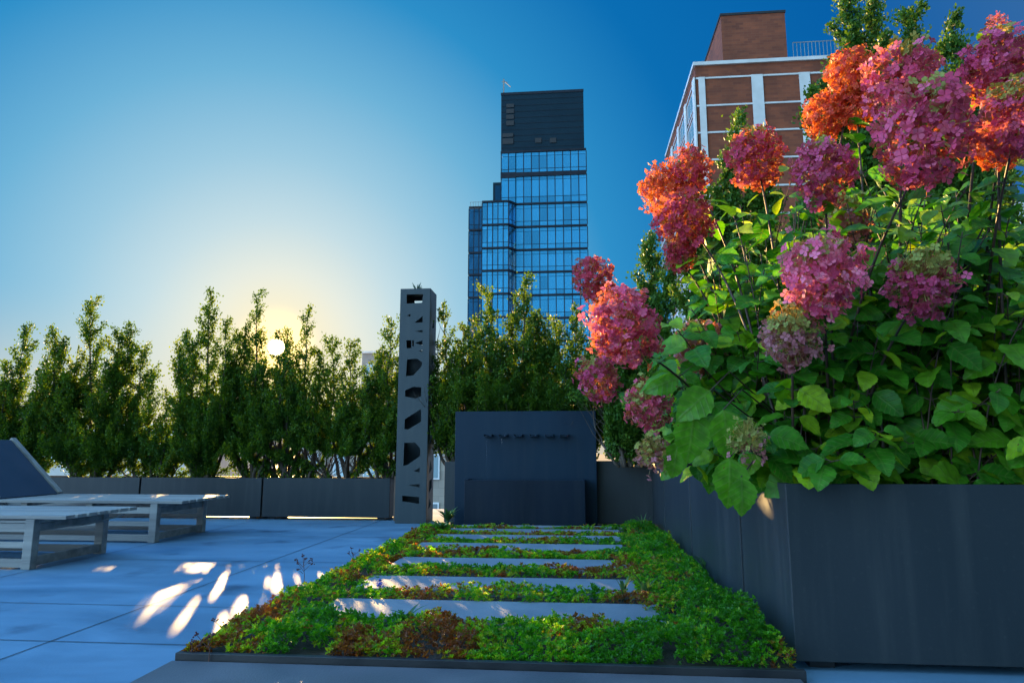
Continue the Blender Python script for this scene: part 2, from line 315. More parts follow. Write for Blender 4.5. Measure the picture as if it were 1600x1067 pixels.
# planters: hollow metal troughs on feet
def planter(x0, x1, y0, y1, h, label, group, mat='planter', soil=.05, foot=.035, seam=None):
    r = empty('metal_planter', (x0, y0, 0), label, 'planter', group)
    t = .012; b = MB()
    b.box(x0,y0,foot,x1,y0+t,h); b.box(x0,y1-t,foot,x1,y1,h); b.box(x0,y0+t,foot,x0+t,y1-t,h); b.box(x1-t,y0+t,foot,x1,y1-t,h)
    b.box(x0+t,y0+t,foot,x1-t,y1-t,foot+.01)
    rim=.028
    b.box(x0+t,y0+t,h-.012,x1-t,y0+t+rim,h-.001); b.box(x0+t,y1-t-rim,h-.012,x1-t,y1-t,h-.001); b.box(x0+t,y0+t+rim,h-.012,x0+t+rim,y1-t-rim,h-.001); b.box(x1-t-rim,y0+t+rim,h-.012,x1-t,y1-t-rim,h-.001)
    b.build('trough', M[mat], r, bevel=.003)
    b = MB(); b.box(x0+t+.001,y0+t+.001,h-.13,x1-t-.001,y1-t-.001,h-soil); b.build('soil_fill', M['soil'], r)
    n = max(2, int((x1-x0)/1.4)+1)
    for i in range(n):
        x = x0+.12+(x1-x0-.24)*i/(n-1); b = MB(); b.box(x-.05,y0+.05,0,x+.05,y1-.05,foot); b.build('foot', M['blackm'], r)
    return r
fx = [G(p, 812).x for p in (-420, -180, 197, 403, 612)]
fl = ['low slate grey metal planter at the far left, partly hidden behind the loungers','low slate grey planter behind the raised lounger back','low slate grey planter under the sun, behind the lounger foot end','low slate grey planter just left of the tall perforated column']
for i in range(4): planter(fx[i]+.012, fx[i+1]-.012, 8.82, 9.30, .53, fl[i], 'low planters along the terrace edge', 'planter', foot=.032)
g = 'tall planters around the bed'
PL1 = planter(.894, 4.2, 3.091, 3.945, .755, 'large slate grey metal planter nearest the camera, full of hydrangeas', g, 'planter')
planter(.892, 2.3, 3.972, 5.612, .755, 'tall slate grey planter second from the camera along the right side of the bed', g, 'planter')
planter(.890, 2.3, 5.638, 7.217, .755, 'tall slate grey planter third from the camera along the right side of the bed', g, 'planter')
planter(.888, 2.3, 7.241, 8.352, .755, 'tall slate grey planter in the far right corner of the bed', g, 'planter')
planter(-1.60, 1.6, 8.36, 8.96, .755, 'tall dark planter running behind the fountain wall', g, 'planterd')
b = MB(); b.box(-2.34, 8.80, 0, -2.26, 8.88, .56); tag(b.build('planter_end_standin', M['filler'], bevel=.004), 'short brown post standing in for the warm-lit planter end beside the perforated column', 'filler')  # added in place of the low planter's end, its warm light painted as brown

# ------------------------------------------------------------------ perforated column
def plate(outer, holes, place, thick, name, mat, parent):
    bm = bmesh.new(); es = []
    for loop in [outer]+holes:
        vs = [bm.verts.new(place(*p)) for p in loop]
        for i in range(len(vs)): es.append(bm.edges.new((vs[i], vs[(i+1) % len(vs)])))
    bmesh.ops.triangle_fill(bm, use_beauty=True, use_dissolve=False, edges=es)
    me = bpy.data.meshes.new(name); bm.to_mesh(me); bm.free()
    o = link(name, me, mat, parent); md = o.modifiers.new('thick', 'SOLIDIFY'); md.thickness = thick; md.offset = 0
    return o
raw = [[(148,85),(220,85),(215,122),(148,125)],[(150,176),(165,170),(165,182)],[(183,208),(218,180),(218,208)],[(185,245),(218,240),(218,251)],
 [(148,283),(170,283),(170,317),(150,317)],[(174,283),(181,283),(181,310),(174,308)],[(186,295),(218,285),(218,305),(200,300)],[(202,330),(218,325),(218,334)],
 [(152,365),(195,362),(218,378),(215,395),(180,432),(148,435)],[(145,495),(180,480),(215,483),(215,520),(190,530),(145,520)],[(145,615),(215,572),(215,625),(160,657),(143,655)],
 [(143,712),(190,710),(213,735),(213,765),(160,800),(140,805)],[(185,825),(212,812),(210,832)],[(160,882),(212,878),(210,892)],[(137,925),(210,930),(210,957),(137,947)]]
def nuv(p):
    v = (p[1]-60)/975; l = 122-17*v; r = 250-10*v; return ((p[0]-l)/(r-l), 1-v)
holes = [[nuv(p) for p in h] for h in raw]
CX0, CX1, CY0, CZ = -2.24, -1.85, 8.50, 2.96; CY1 = CY0+.39
col = empty('perforated_column', ((CX0+CX1)/2, (CY0+CY1)/2, 0), 'tall square slate grey metal column pierced with angular cut-outs', 'column')
sq = [(0,0),(1,0),(1,1),(0,1)]
plate(sq, holes, lambda u,v: (CX0+u*(CX1-CX0), CY0, v*CZ), .008, 'front_panel', M['column'], col)
plate(sq, [[(1-a, c) for a, c in h][::-1] for h in (holes[0], holes[5], holes[7])], lambda u,v: (CX0+u*(CX1-CX0), CY1, v*CZ), .008, 'back_panel', M['column'], col)
sh = [[(.25,.055),(.7,.07),(.45,.10)],[(.3,.12),(.75,.14),(.7,.18),(.35,.17)],[(.25,.2),(.7,.22),(.5,.26)],[(.3,.32),(.72,.36),(.7,.41),(.3,.38)],[(.3,.5),(.7,.48),(.7,.54),(.4,.56)],[(.3,.66),(.65,.68),(.5,.73)],[(.3,.83),(.7,.84),(.7,.88)]]
for x, nm, flip in ((CX1, 'side_panel', 0), (CX0, 'side_panel', 1)):
    plate([(.012,0),(.988,0),(.988,1),(.012,1)], [[((1-a) if flip else a, c) for a, c in h] for h in sh], lambda u,v,x=x: (x, CY0+u*(CY1-CY0), v*CZ), .008, nm, M['column'], col)
b = MB(); b.box(CX0+.006,CY0+.006,CZ-.03,CX1-.006,CY1-.006,CZ-.02); b.build('cap', M['column'], col)
sp = MB()
for k in range(9):
    a = k*.7; c = Vector(((CX0+CX1)/2, CY0+.1, CZ-.03)); tpt = c+Vector((math.cos(a)*.07, math.sin(a)*.05, .07+.03*(k % 3))); sp.tube([c, c.lerp(tpt,.5)+Vector((0,0,.01)), tpt], [.006,.009,.002], 4)
tag(sp.build('succulent', M['weed']), 'small spiky plant growing from the top of the perforated column', 'plant')

# ------------------------------------------------------------------ fountain
fo = empty('wall_fountain', (-.6, 8.24, 0), 'dark navy steel wall fountain with six spouts above a square basin', 'fountain')
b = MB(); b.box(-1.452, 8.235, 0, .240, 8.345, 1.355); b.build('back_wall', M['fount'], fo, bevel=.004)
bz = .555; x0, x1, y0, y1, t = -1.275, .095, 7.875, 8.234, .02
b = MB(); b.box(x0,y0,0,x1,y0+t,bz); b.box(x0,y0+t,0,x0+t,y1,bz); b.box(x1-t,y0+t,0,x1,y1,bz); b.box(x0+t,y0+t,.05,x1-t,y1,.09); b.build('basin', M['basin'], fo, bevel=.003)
b = MB(); b.quad((x0+t+.001,y0+t+.001,bz-.025),(x1-t-.001,y0+t+.001,bz-.025),(x1-t-.001,y1,bz-.025),(x0+t+.001,y1,bz-.025)); b.build('water_surface', M['water'], fo)
drip = random.Random(3)
for i, px in enumerate((763,786,810,834,858,881)):
    c = D(px, 681.5, 8.17); w = .048
    b = MB(); b.box(c.x-w,8.10,c.z-.006,c.x+w,8.234,c.z+.002); b.box(c.x-w,8.10,c.z+.0022,c.x-w+.004,8.234,c.z+.022); b.box(c.x+w-.004,8.10,c.z+.0022,c.x+w,8.234,c.z+.022); b.box(c.x-w-.01,8.2275,c.z-.02,c.x+w+.01,8.2338,c.z+.03)
    sp_ = b.build('spout', M['fount'], fo, bevel=.0015)
    b = MB(); b.box(c.x-w+.006,8.095,c.z+.0025,c.x+w-.006,8.23,c.z+.010); b.build('water_lip', M['water'], sp_)
    if i < 3:
        b = MB(); z = c.z-.008; pts = []; rs = []
        while z > (bz+.0 if i == 0 else c.z-.12 if i == 1 else c.z-.05):
            pts.append((c.x-.01+drip.uniform(-.003,.003), 8.088, z)); rs.append(drip.choice((.0012,.0015,.004,.002))); z -= drip.uniform(.006,.02)
        b.tube(pts, rs, 5)
        b.build('falling_water', M['water'], sp_, smooth=True)

# ------------------------------------------------------------------ loungers
def lounger(ox, oy, w, back, label):
    """foot end at ox, near long side at oy, runs to -X"""
    r = empty('sun_lounger', (ox, oy, 0), label, 'sun lounger', 'wooden sun loungers'); L_ = 2.7; zt = .40; kw = dict(bevel=.003)
    ns = 7; gp = .03; sw = (w-gp*(ns-1))/ns
    hinge = ox-L_+.62 if not back else ox-2.0
    for i in range(ns):                        # boards run along the length of the seat
        y = oy+i*(sw+gp); ext = .0
        b = MB(); b.box(hinge+.01, y, zt-.028, ox+.0-ext, y+sw, zt); b.build('seat_board', M['wood'], r, **kw)
    for j, x in enumerate((ox-.28, ox-1.0, ox-1.7)):
        b = MB(); b.box(x-.035, oy+.04, zt-.062, x+.035, oy+w-.04, zt-.0285); b.build('cross_batten', M['wood'], r, **kw)
    for y in (oy+.0, oy+w-.06):
        b = MB(); b.box(ox-L_, y+.003, zt-.125, ox-.33, y+.057, zt-.063); b.build('side_rail', M['wood'], r, **kw)
        b = MB(); b.box(ox-L_+.08, y+.009, .155, ox-.33, y+.049, .20); b.build('lower_rail', M['wood'], r, **kw)
        b = MB(); b.box(ox-L_+.08, y+.010, .012, ox-.33, y+.050, .075); b.build('base_rail', M['wood'], r, **kw)
    for x in (ox-.33, ox-L_+.01):
        for y in (oy, oy+w-.07):
            b = MB(); b.box(x, y, 0, x+.075, y+.07, zt-.029); b.build('leg', M['wood'], r, bevel=.004)
        b = MB(); b.box(x+.016, oy+.07, .02, x+.06, oy+w-.07, .085); b.build('end_rail', M['wood'], r, **kw)
        b = MB(); b.box(x+.016, oy+.07, zt-.125, x+.06, oy+w-.07, zt-.067); b.build('end_rail', M['wood'], r, **kw)
    if back:
        A = Vector((hinge, 0, zt+.005)); top = A+Vector((-math.cos(R(43))*.88, 0, math.sin(R(43))*.88))
        nrm = Vector((math.sin(R(43)), 0, math.cos(R(43))))
        bk = MB(); bk.obox(A+Vector((0,oy+w/2,0))-nrm*.005, top+Vector((0,oy+w/2,0))-nrm*.005, w-.14, .02, up=nrm); bo = bk.build('backrest', M['sling'], r, bevel=.002)
        for y in (oy+.035, oy+w-.035):
            k = MB(); k.obox(A+Vector((0,y,0)), top+Vector((0,y,0))+(top-A)*.02, .065, .05, up=nrm); k.build('back_rail', M['wood'], bo, bevel=.003)
        k = MB(); k.obox(A.lerp(top,.6)+Vector((0,oy+w/2,0))-nrm*.03, Vector((hinge-.75,oy+w/2,zt-.08)), .04, .03); k.build('back_prop', M['wood'], bo)
    else:
        for i in range(ns):
            y = oy+i*(sw+gp); b = MB(); b.box(ox-L_, y, zt-.028, hinge, y+sw, zt); b.build('head_board', M['wood'], r, **kw)
        s_ = MB(); pts = []
        for q in range(13):
            u = q/12; pts.append((ox-.34+.27*u, oy+.05+u*(w-.12), zt-.06-.055*math.sin(math.pi*u))) 
        s_.tube(pts, .006, 5); s_.build('strap', M['wood'], r, smooth=True)
    return r
lounger(-3.88, 5.015, .86, False, 'weathered grey wooden lounger lying flat, nearest the camera at the left edge')
lounger(-3.85, 6.53, .93, True, 'weathered wooden lounger with raised dark blue backrest, farther from the camera')

# ------------------------------------------------------------------ towers and houses
def faceX(b, x0, x1, z0, z1, y, t=None):     # pane facing -Y
    b.quad((x0,y,z0),(x1,y,z0),(x1,y,z1),(x0,y,z1), t)
YT = 110.
def zt(y, Y=YT): return D(850, y, Y).z
tw = empty('glass_tower', (0, YT, -26), 'tall blue glass skyscraper with stepped shoulder and dark windowless top', 'skyscraper')
X0, X1 = D(783, 300, YT).x, D(917, 300, YT).x; XM = D(806, 380, YT).x; XL = D(755, 380, YT).x; XW = D(731, 380, YT).x
lines = [236, 272, 318, 354, 390, 425, 461, 497, 533, 569]; zs = [zt(y) for y in lines]
st = zs[-2]-zs[-1]
while zs[-1] > -24: zs.append(zs[-1]-st)
b = MB(); b.box(X0+.15,YT+.35,-26,X1-.15,YT+22,zs[0]-.05); b.box(XM-8,YT+9,-26,XM-.2,YT+20,zs[2]); b.build('wall', M['tframe'], tw)
b = MB(); b.box(X0-.05,YT+.1,zs[0]+.02,X1-.3,YT+21,zt(143)); 
b.build('plant_room', M['tmech'], tw, bevel=.05)
b = MB(); zz = zs[0]+.8
while zz < zt(150): b.box(X0+.0,YT+.06,zz,X1-.35,YT+.098,zz+.05); zz += 1.1
b.box(X0-.1,YT+.02,zt(143)-.35,X1-.25,YT+.12,zt(143)+.12); b.build('cladding_seam', M['tframe'], tw)
def pxrect(px0,py0,px1,py1,Y,name,mat,par,d=.05):
    a = D(px0,py0,Y); c = D(px1,py1,Y); b = MB(); b.box(a.x,Y-d,c.z,c.x,Y,a.z); return b.build(name, mat, par)
for r_ in ((791,163,803,168),(791,171,803,177),(791,180,803,186),(791,189,803,196),(785,209,802,214),(785,217,802,225),(836,216,846,223),(859,216,869,223)): pxrect(*r_, YT+.02, 'louvre_opening', M['dark'], tw)
def glazing(xa, ya, xb, yb, ztop_i, n, mat, seed):
    """curtain wall facet between two plan points, one part per storey"""
    rr = random.Random(seed); d = Vector((xb-xa, yb-ya, 0)); L_ = d.length; d.normalize(); nr = Vector((d.y, -d.x, 0)); a = Vector((xa, ya, 0))
    for i in range(ztop_i, len(zs)-1):
        zt_, zb_ = zs[i]-.2, zs[i+1]+.2; g_ = MB(); fr = MB(); step = L_/n
        for k in range(n):
            p = a+d*(k*step+.06); q = a+d*((k+1)*step-.06); split = zb_+(zt_-zb_)*.22; sp2 = zb_+(zt_-zb_)*.84
            for (u, v) in ((zb_, split-.04), (split+.04, sp2-.03), (sp2+.03, zt_)):
                tl = rr.uniform(-.012,.012); o_ = nr*tl; w_ = nr*rr.uniform(-.008,.008)
                tt = rr.choice((.35,.9,1.,.8,1.,.7)); g_.quad(p+Vector((0,0,u))+o_, q+Vector((0,0,u))+w_, q+Vector((0,0,v)), p+Vector((0,0,v)), tt)
        wb = g_.build('window_band', mat, tw)
        for k in range(n+1):
            p = a+d*(k*step); fr.obox(p+Vector((0,0,zb_)), p+Vector((0,0,zt_)), .05 if k % 2 else .11, .14, up=Vector((d.x,d.y,0)))
        fr.obox(a+Vector((0,0,split)), a+d*L_+Vector((0,0,split)), .1, .06); fr.build('mullion', M['tframe'], wb)
    for i in range(ztop_i, len(zs)):
        if xa == X0: continue
        sl = MB(); th = .15 if i != 1 else .36
        sl.obox(a+nr*.06+Vector((0,0,zs[i])), a+d*L_+nr*.06+Vector((0,0,zs[i])), .32, th*2 if i else .3)
        sl.build('floor_band', M['tframe'], tw)
glazing(X0, YT, XM, YT, 0, 2, M['tglass'], 1)
glazing(XM, YT, X1, YT, 0, 9, M['tglass'], 2)
for i in (0, 1): sl = MB(); sl.box(X0-.1, YT-.12, zs[i]-(.5 if i else .2), XM, YT+.3, zs[i]+(.5 if i else .2)); sl.build('floor_band', M['tframe'], tw)
XC = D(796, 380, YT).x
glazing(XC, YT-1.6, XM, YT-.02, 2, 2, M['tglass'], 3)
glazing(XL, YT-1.6, XC, YT-1.6, 2, 5, M['tglass'], 4)
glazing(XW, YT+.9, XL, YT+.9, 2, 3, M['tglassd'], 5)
b = MB(); b.box(XL+.1,YT-1.4,-26,XC-.1,YT+8,zs[2]+.1); b.box(XW+.1,YT+1.2,-26,XL,YT+8,zs[2]-.3); b.box(XC-.1,YT+.3,-26,XM,YT+8,zs[2]-.1); b.build('wall', M['tframe'], tw)
p0 = D(768,310,YT); p1 = D(782,278,YT)
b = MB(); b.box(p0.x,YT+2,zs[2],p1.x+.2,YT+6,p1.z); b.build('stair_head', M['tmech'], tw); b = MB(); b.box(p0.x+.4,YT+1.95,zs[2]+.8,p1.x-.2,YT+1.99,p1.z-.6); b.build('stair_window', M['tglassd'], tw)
b = MB()
for k in range(9): x = XW+.2+k*(p0.x-XW-.4)/8; b.box(x-.03,YT+1.3,zs[2]+.1,x+.03,YT+1.36,zs[2]+1.1)
b.box(XW+.1,YT+1.3,zs[2]+1.1,p0.x,YT+1.36,zs[2]+1.16); b.build('roof_railing', M['grey'], tw)
d0 = D(787,141,YT+2); d1 = D(787,124,YT+2); b = MB(); b.obox(d0-Vector((0,0,.5)), d1, .22, .22); b.obox(d1-Vector((0,0,.3)), D(798,136,YT+2), .12, .12); b.obox(D(784,128,YT+2), D(793,129,YT+2), .1, .1); b.build('roof_davit', M['grey'], tw)

# brick block
YB = 75.; bb = empty('brick_building', (0, YB, -26), 'red brick block with pale concrete piers and a brick penthouse on the roof', 'building')
bx0 = D(1086,104,YB).x; bx1 = D(1318,96,YB).x; bz1 = D(1086,104,YB).z; by1 = YB+25
b = MB(); b.box(bx0,YB,-26,bx1,by1,bz1); b.build('wall', M['brick'], bb)
b = MB(); b.box(bx0-.25,YB-.25,bz1,bx1+.2,by1+.2,bz1+.42); b.build('coping', M['conc'], bb)
zb = [D(1100,y,YB).z for y in (123,166,208)]; stp = zb[1]-zb[2]
while zb[-1] > -20: zb.append(zb[-1]-stp)
for i, z in enumerate(zb):
    b = MB(); b.box(bx0-.06,YB-.12,z-.10,bx1,YB-.001,z+.10); b.box(bx0-.12,YB-.12,z-.10,bx0-.0011,by1,z+.10); b.build('floor_band', M['conc'], bb)
for pa, pb in ((1088,1098),(1171,1189),(1246,1263),(1312,1322)):
    a = D(pa+4,150,YB).x; c = D(pb+4,150,YB).x
    b = MB(); b.box(a,YB-.2,-26,c,YB-.121,zb[0]+.1); b.build('pier', M['conc'], bb)
for i in range(5):
    y = YB+.0+i*(25-.9)/4; b = MB(); b.box(bx0-.3,y-(.2 if i==0 else 0),-26,bx0-.121,y+.9,zb[0]+.1); b.build('pier', M['conc'], bb)
for i in range(4):
    for j in range(8):
        ya = YB+1.2+i*6.03; z = zb[j+1]+.3; f = MB(); f.box(bx0-.08,ya+.6,z+.3,bx0-.001,ya+4.6,z+stp-.75); wf = f.build('window', M['conc'], bb)
        g_ = MB(); g_.quad((bx0-.09,ya+2.5,z+.45),(bx0-.09,ya+.8,z+.45),(bx0-.09,ya+.8,z+stp-.9),(bx0-.09,ya+2.5,z+stp-.9),.9); g_.quad((bx0-.09,ya+4.4,z+.45),(bx0-.09,ya+2.7,z+.45),(bx0-.09,ya+2.7,z+stp-.9),(bx0-.09,ya+4.4,z+stp-.9),.6); g_.build('pane', M['wglass'], wf)
for j in range(6):
    z = zb[j+1]-.05; bl = MB(); bl.box(bx0-1.5,YB+19.2,z,bx0-.31,YB+24,z+.15); bal = bl.build('balcony', M['conc'], bb)
    bl = MB(); bl.box(bx0-1.5,YB+19.2,z+.16,bx0-1.45,YB+24,z+1.2); bl.box(bx0-1.5,YB+19.2,z+.16,bx0-.31,YB+19.25,z+1.2); bl.build('balustrade', M['grey'], bal)
pz0 = bz1+.43; a = D(1126,20,YB+2).x; c = D(1226,20,YB+2).x; pz1 = D(1226,20,YB+2).z
b = MB(); b.box(a,YB+2,pz0,c,YB+14,pz1); ph = b.build('penthouse', M['brick'], bb); b = MB(); b.box(a-.1,YB+1.9,pz1,c+.1,YB+14.1,pz1+.3); b.build('penthouse_coping', M['dark'], ph)
b = MB(); rx1 = bx1-.1; rz = D(1230,67,YB+.3).z
k = c+.1
while k < rx1: b.box(k,YB+.3,pz0,k+.05,YB+.35,rz); k += .42
for z in (pz0+.15, rz-.06): b.box(c+.1,YB+.29,z,rx1,YB+.36,z+.07)
b.box(c+.1,YB+6,rz-.1,rx1,YB+6.06,rz); b.build('roof_railing', M['grey'], bb)

# other buildings glimpsed through the foliage
def block(px0, px1, ytop, Y, depth, mat, label, rows, cols, wmat='wglass', par=.0, cat='building', kz=-26, name='apartment_building'):
    a = D(px0,ytop,Y); c = D(px1,ytop,Y); r = empty(name, (a.x,Y,kz), label, cat)
    b = MB(); b.box(a.x,Y,kz,c.x,Y+depth,a.z); b.build('wall', M[mat], r); b = MB(); b.box(a.x-.15,Y-.15,a.z,c.x+.15,Y+depth+.15,a.z+.3); b.build('parapet', M['conc'], r)
    W = (c.x-a.x)/cols; h = 3.2
    for i in range(rows):
        for j in range(cols):
            x = a.x+W*(j+.25); z = a.z-1.-h*(i+1)+.9; f = MB(); f.box(x,Y-.08,z,x+W*.5,Y-.001,z+1.7); wf = f.build('window', M['white'], r)
            g_ = MB(); faceX(g_, x+.1, x+W*.25-.04, z+.1, z+1.6, Y-.09, .8); faceX(g_, x+W*.25+.04, x+W*.5-.1, z+.1, z+1.6, Y-.09, 1.); g_.build('pane', M[wmat], wf)
    return r
block(465, 700, 672, 46, 14, 'brick2', 'low pale brick building seen through the conifers left of the column', 3, 5)
block(60, 330, 668, 60, 14, 'conc', 'low pale building seen through the conifers at the left', 2, 6)
block(566, 592, 552, 95, 8, 'grey', 'small grey rooftop tower beside the perforated column', 2, 1)
block(690, 735, 585, 80, 8, 'white', 'narrow white building between the column and the glass tower', 3, 2)
block(1395, 1720, 330, 42, 14, 'white', 'white house with windows seen through the hydrangea at the right', 6, 7, name='white_house')

# black frame in the front planter
bf = empty('plant_stand', (D(1544,750,3.75).x, 3.75, .6), 'black square metal stand among the hydrangeas at the right edge', 'plant stand')
a = D(1544,676,3.75); x_ = a.x
b = MB(); b.box(x_-.035,3.72,.62,x_+.035,3.78,a.z+.0); b.build('upright', M['blackm'], bf, bevel=.004); b = MB(); b.box(x_+.45,3.72,.62,x_+.52,3.78,a.z); b.build('upright', M['blackm'], bf, bevel=.004)
b = MB(); b.box(x_-.036,3.719,a.z+.001,x_+.521,3.781,a.z+.055); b.build('top_bar', M['blackm'], bf, bevel=.004)

# ================================================================== TREES
def bez(a, c, b_, n):
    return [a.lerp(c, t).lerp(c.lerp(b_, t), t) for t in [i/(n-1) for i in range(n)]]
DIAM = np.array([(0,0,0),(.45,.36,.05),(1,0,0),(.45,-.36,.05)]); DF = np.array([(0,1,2,3)])
def tree(name, label, group, base, tips, rad, dens, seed, mat='tree', leaf=.031, cat='tree', low=.06, tuft=.082, elev=(18,56), extra=8, spread=1.):
    rr = random.Random(seed); rn = np.random.RandomState(seed)
    r = empty(name, base, label, cat, group); w = MB(); base = Vector(base)
    P_, Dr, Sz, Sh = [], [], [], []
    tips = list(tips); t0 = Vector(tips[0])
    for q in range(extra):
        sd = (q % 2)*2-1; fr = rr.uniform(.34,.82); tips.append(Vector((base.x+(t0.x-base.x)*fr+sd*rr.uniform(.14,.60)*spread*(1.25-fr*.6), base.y+rr.uniform(-.16,.16), base.z+(t0.z-base.z)*fr)))
    for ti, tip in enumerate(tips):
        tip = Vector(tip)-Vector((0,0,.09)); hgt = tip.z-base.z
        b0 = base if ti == 0 else base+Vector(((tip.x-base.x)*rr.uniform(.1,.45), (tip.y-base.y)*.5, 0))
        ctrl = b0.lerp(tip, .35)+Vector(((tip.x-base.x)*.35, (tip.y-base.y)*.35, 0))+Vector((rr.uniform(-.06,.06), rr.uniform(-.06,.06), 0))
        pts = bez(b0, ctrl, tip, 12)
        pts = [p+Vector((rr.uniform(-.02,.02), rr.uniform(-.02,.02), 0)) if 0 < i < 11 else p for i, p in enumerate(pts)]
        w.tube(pts, [max(.004, .034*(1-i/11)**.8*(hgt/2.4)**.5) for i in range(12)], 6)
        nb = int(hgt*12)
        rt = rad*.98*(rr.uniform(.8,1.1))
        for k in range(nb):
            t = low+(1-low)*((k+rr.random())/nb); f = t*11; i = min(int(f), 10); p = pts[i].lerp(pts[i+1], f-i)
            az = k*2.4+rr.uniform(-.6,.6); el = R(rr.uniform(*elev)+18*t)
            d = Vector((math.cos(az)*math.cos(el), math.sin(az)*math.cos(el), math.sin(el)))
            prof = max(min(1., (1-t)**.85*1.1+.10), .34 if t < .93 else .2)*(.75+.25*min(1, t/.15))
            L_ = rt*prof*rr.uniform(.45,1.3)*1.1+.07
            if rr.random() < .06: L_ *= 1.4
            bend = Vector((0,0,L_*.2)); q = [p, p+d*L_*.5, p+d*L_+bend]
            if L_ > .12: w.tube(q, [.006,.004,.0015], 3, cap=False)
            ns = max(3, int(L_/.034)); shade = rr.random()
            for s in range(ns):
                u = .12+.88*(s+.5)/ns; c = q[0].lerp(q[1], u*2) if u < .5 else q[1].lerp(q[2], u*2-1)
                tr_ = tuft*(1.0-.45*u+.25*math.sin(u*9+k))*rr.uniform(.75,1.15); m = int(dens*1.3*(tr_/.06)**1.3)
                P_.append(np.array(c)+rn.normal(0, 1, (m, 3))*tr_*.52)
                Dr.append(np.array(d)*.9+np.array((0,0,.45))+rn.normal(0, .62, (m, 3)))
                Sz.append(leaf*rn.uniform(.6,1.35,m)); Sh.append(np.clip(shade*.55+rn.uniform(0,.45,m), 0, 1))
        # tip spike
        m = int(dens*2.4); u = rn.uniform(0, 1, m); top = np.array(pts[-1]); bt = np.array(pts[-3])
        P_.append(bt+(top-bt)*u[:, None]*1.05+rn.normal(0, 1, (m, 3))*(.035*(1.15-u))[:, None]); Dr.append((top-bt)*3+rn.normal(0,.5,(m,3))); Sz.append(leaf*rn.uniform(.6,1.2,m)); Sh.append(rn.uniform(0,.8,m))
    Pn = np.concatenate(P_); Dn = np.concatenate(Dr); Sn = np.concatenate(Sz); Hn = np.concatenate(Sh)
    k = keep(Pn) & (Pn[:, 2] > base.z+.03) & ~((Pn[:, 1] < 8.40) & (Pn[:, 2] < 1.45) & (Pn[:,0] < .35)) & ~((Pn[:,0] > CX0-.02) & (Pn[:,0] < CX1+.02) & (Pn[:,1] < CY1+.05)); Pn, Dn, Sn, Hn = Pn[k], Dn[k], Sn[k], Hn[k]
    V, Fc = inst(DIAM, DF, Pn, Dn, rn.normal(0, 1, Pn.shape)+np.array((0,0,.3)), Sn)
    w.build('trunk', M['bark'], r, smooth=True)
    fast('crown', V, Fc, M[mat], r, tint=Hn)
    return r
YR = 9.06
def tp(*l, Y=YR): return [D(x, y, Y+dy) for x, y, dy in l]
def bs(px, z=.47, Y=YR): p = D(px, 700, Y); return (p.x, Y, z)
g = 'conifers in the low planters along the terrace edge'
tree('conifer_tree', 'conifer at the left edge with a pointed crown above the raised lounger back', g, bs(35), tp((38,508,0),(-20,560,.1),(75,560,-.1)), .42, 26, 1)
tree('conifer_tree', 'widest conifer with ragged double crown, left of the sun', g, bs(150), tp((142,462,0),(205,500,.05),(100,530,-.1),(222,540,.1)), .46, 26, 2)
tree('conifer_tree', 'lowest slim conifer in the dip left of the sun', g, bs(240), tp((240,580,0),(262,610,.1)), .34, 24, 3)
tree('conifer_tree', 'tall conifer with two leaning tips left of the sun', g, bs(318), tp((330,452,0),(282,540,.05),(355,500,-.1)), .40, 25, 4)
tree('conifer_tree', 'slender conifer tip immediately left of the sun', g, bs(398), tp((405,453,0),(385,500,.1)), .36, 23, 5)
tree('conifer_tree', 'short conifer directly under the sun', g, bs(445), tp((437,512,.05),(455,560,-.1)), .36, 22, 6)
tree('conifer_tree', 'slim rounded conifer spire just right of the sun', g, bs(485), tp((481,483,0),(500,540,.1)), .32, 24, 7)
tree('conifer_tree', 'conifer with two equal tips midway between the sun and the column', g, bs(545), tp((520,520,0),(548,525,.1),(575,580,-.05)), .36, 22, 8)
tree('conifer_tree', 'conifer leaning against the left side of the perforated column', g, bs(605), tp((612,490,0),(590,560,.05),(640,470,.25)), .36, 20, 9)
g = 'conifers behind the fountain'
Y2 = 9.0
tree('conifer_tree', 'loose airy conifer immediately right of the perforated column', g, bs(715,.7,8.66), tp((692,475,0),(725,500,.1),(706,560,-.05), Y=8.7), .42, 22, 10)
tree('conifer_tree', 'conifer behind the fountain with its tip in front of the glass tower wing', g, bs(770,.7,8.66), tp((768,448,0),(742,500,.1), Y=8.7), .44, 30, 11)
tree('conifer_tree', 'tallest conifer behind the fountain, its spire in front of the glass tower', g, bs(825,.7,8.66), tp((820,428,0),(800,470,.1),(850,500,0), Y=8.7), .42, 30, 12)
tree('conifer_tree', 'conifer leaning right behind the fountain towards the hydrangea', g, bs(885,.7,8.66), tp((900,478,0),(868,500,.1),(930,560,0), Y=8.7), .42, 28, 13)
g = 'tall trees behind the hydrangeas'
kw = dict(mat='tree2', leaf=.038, tuft=.09)
tree('leafy_tree', 'dark tree behind the leftmost hydrangea heads, right of the glass tower', g, bs(985,.7,8.0), tp((985,470,.3),(1015,357,.3),(1050,400,0),(950,560,0), Y=8.0), .5, 34, 14, **kw)
tree('leafy_tree', 'tree rising in front of the brick building corner', g, bs(1130,.7,7.4), tp((1152,172,0),(1080,250,.1),(1195,215,0),(1110,400,0), Y=7.4), .5, 36, 15, **kw)
tree('leafy_tree', 'tallest bushy tree beside the brick roof railing', g, bs(1330,.7,6.6), tp((1325,-60,0),(1362,0,.1),(1300,150,0),(1250,330,0), Y=6.6), .5, 38, 16, **kw)
tree('leafy_tree', 'thin pointed tree rising between the two upper hydrangea heads', g, bs(1425,.7,6.5), tp((1422,8,0),(1440,180,.1),(1400,300,0), Y=6.5), .33, 38, 17, **kw)
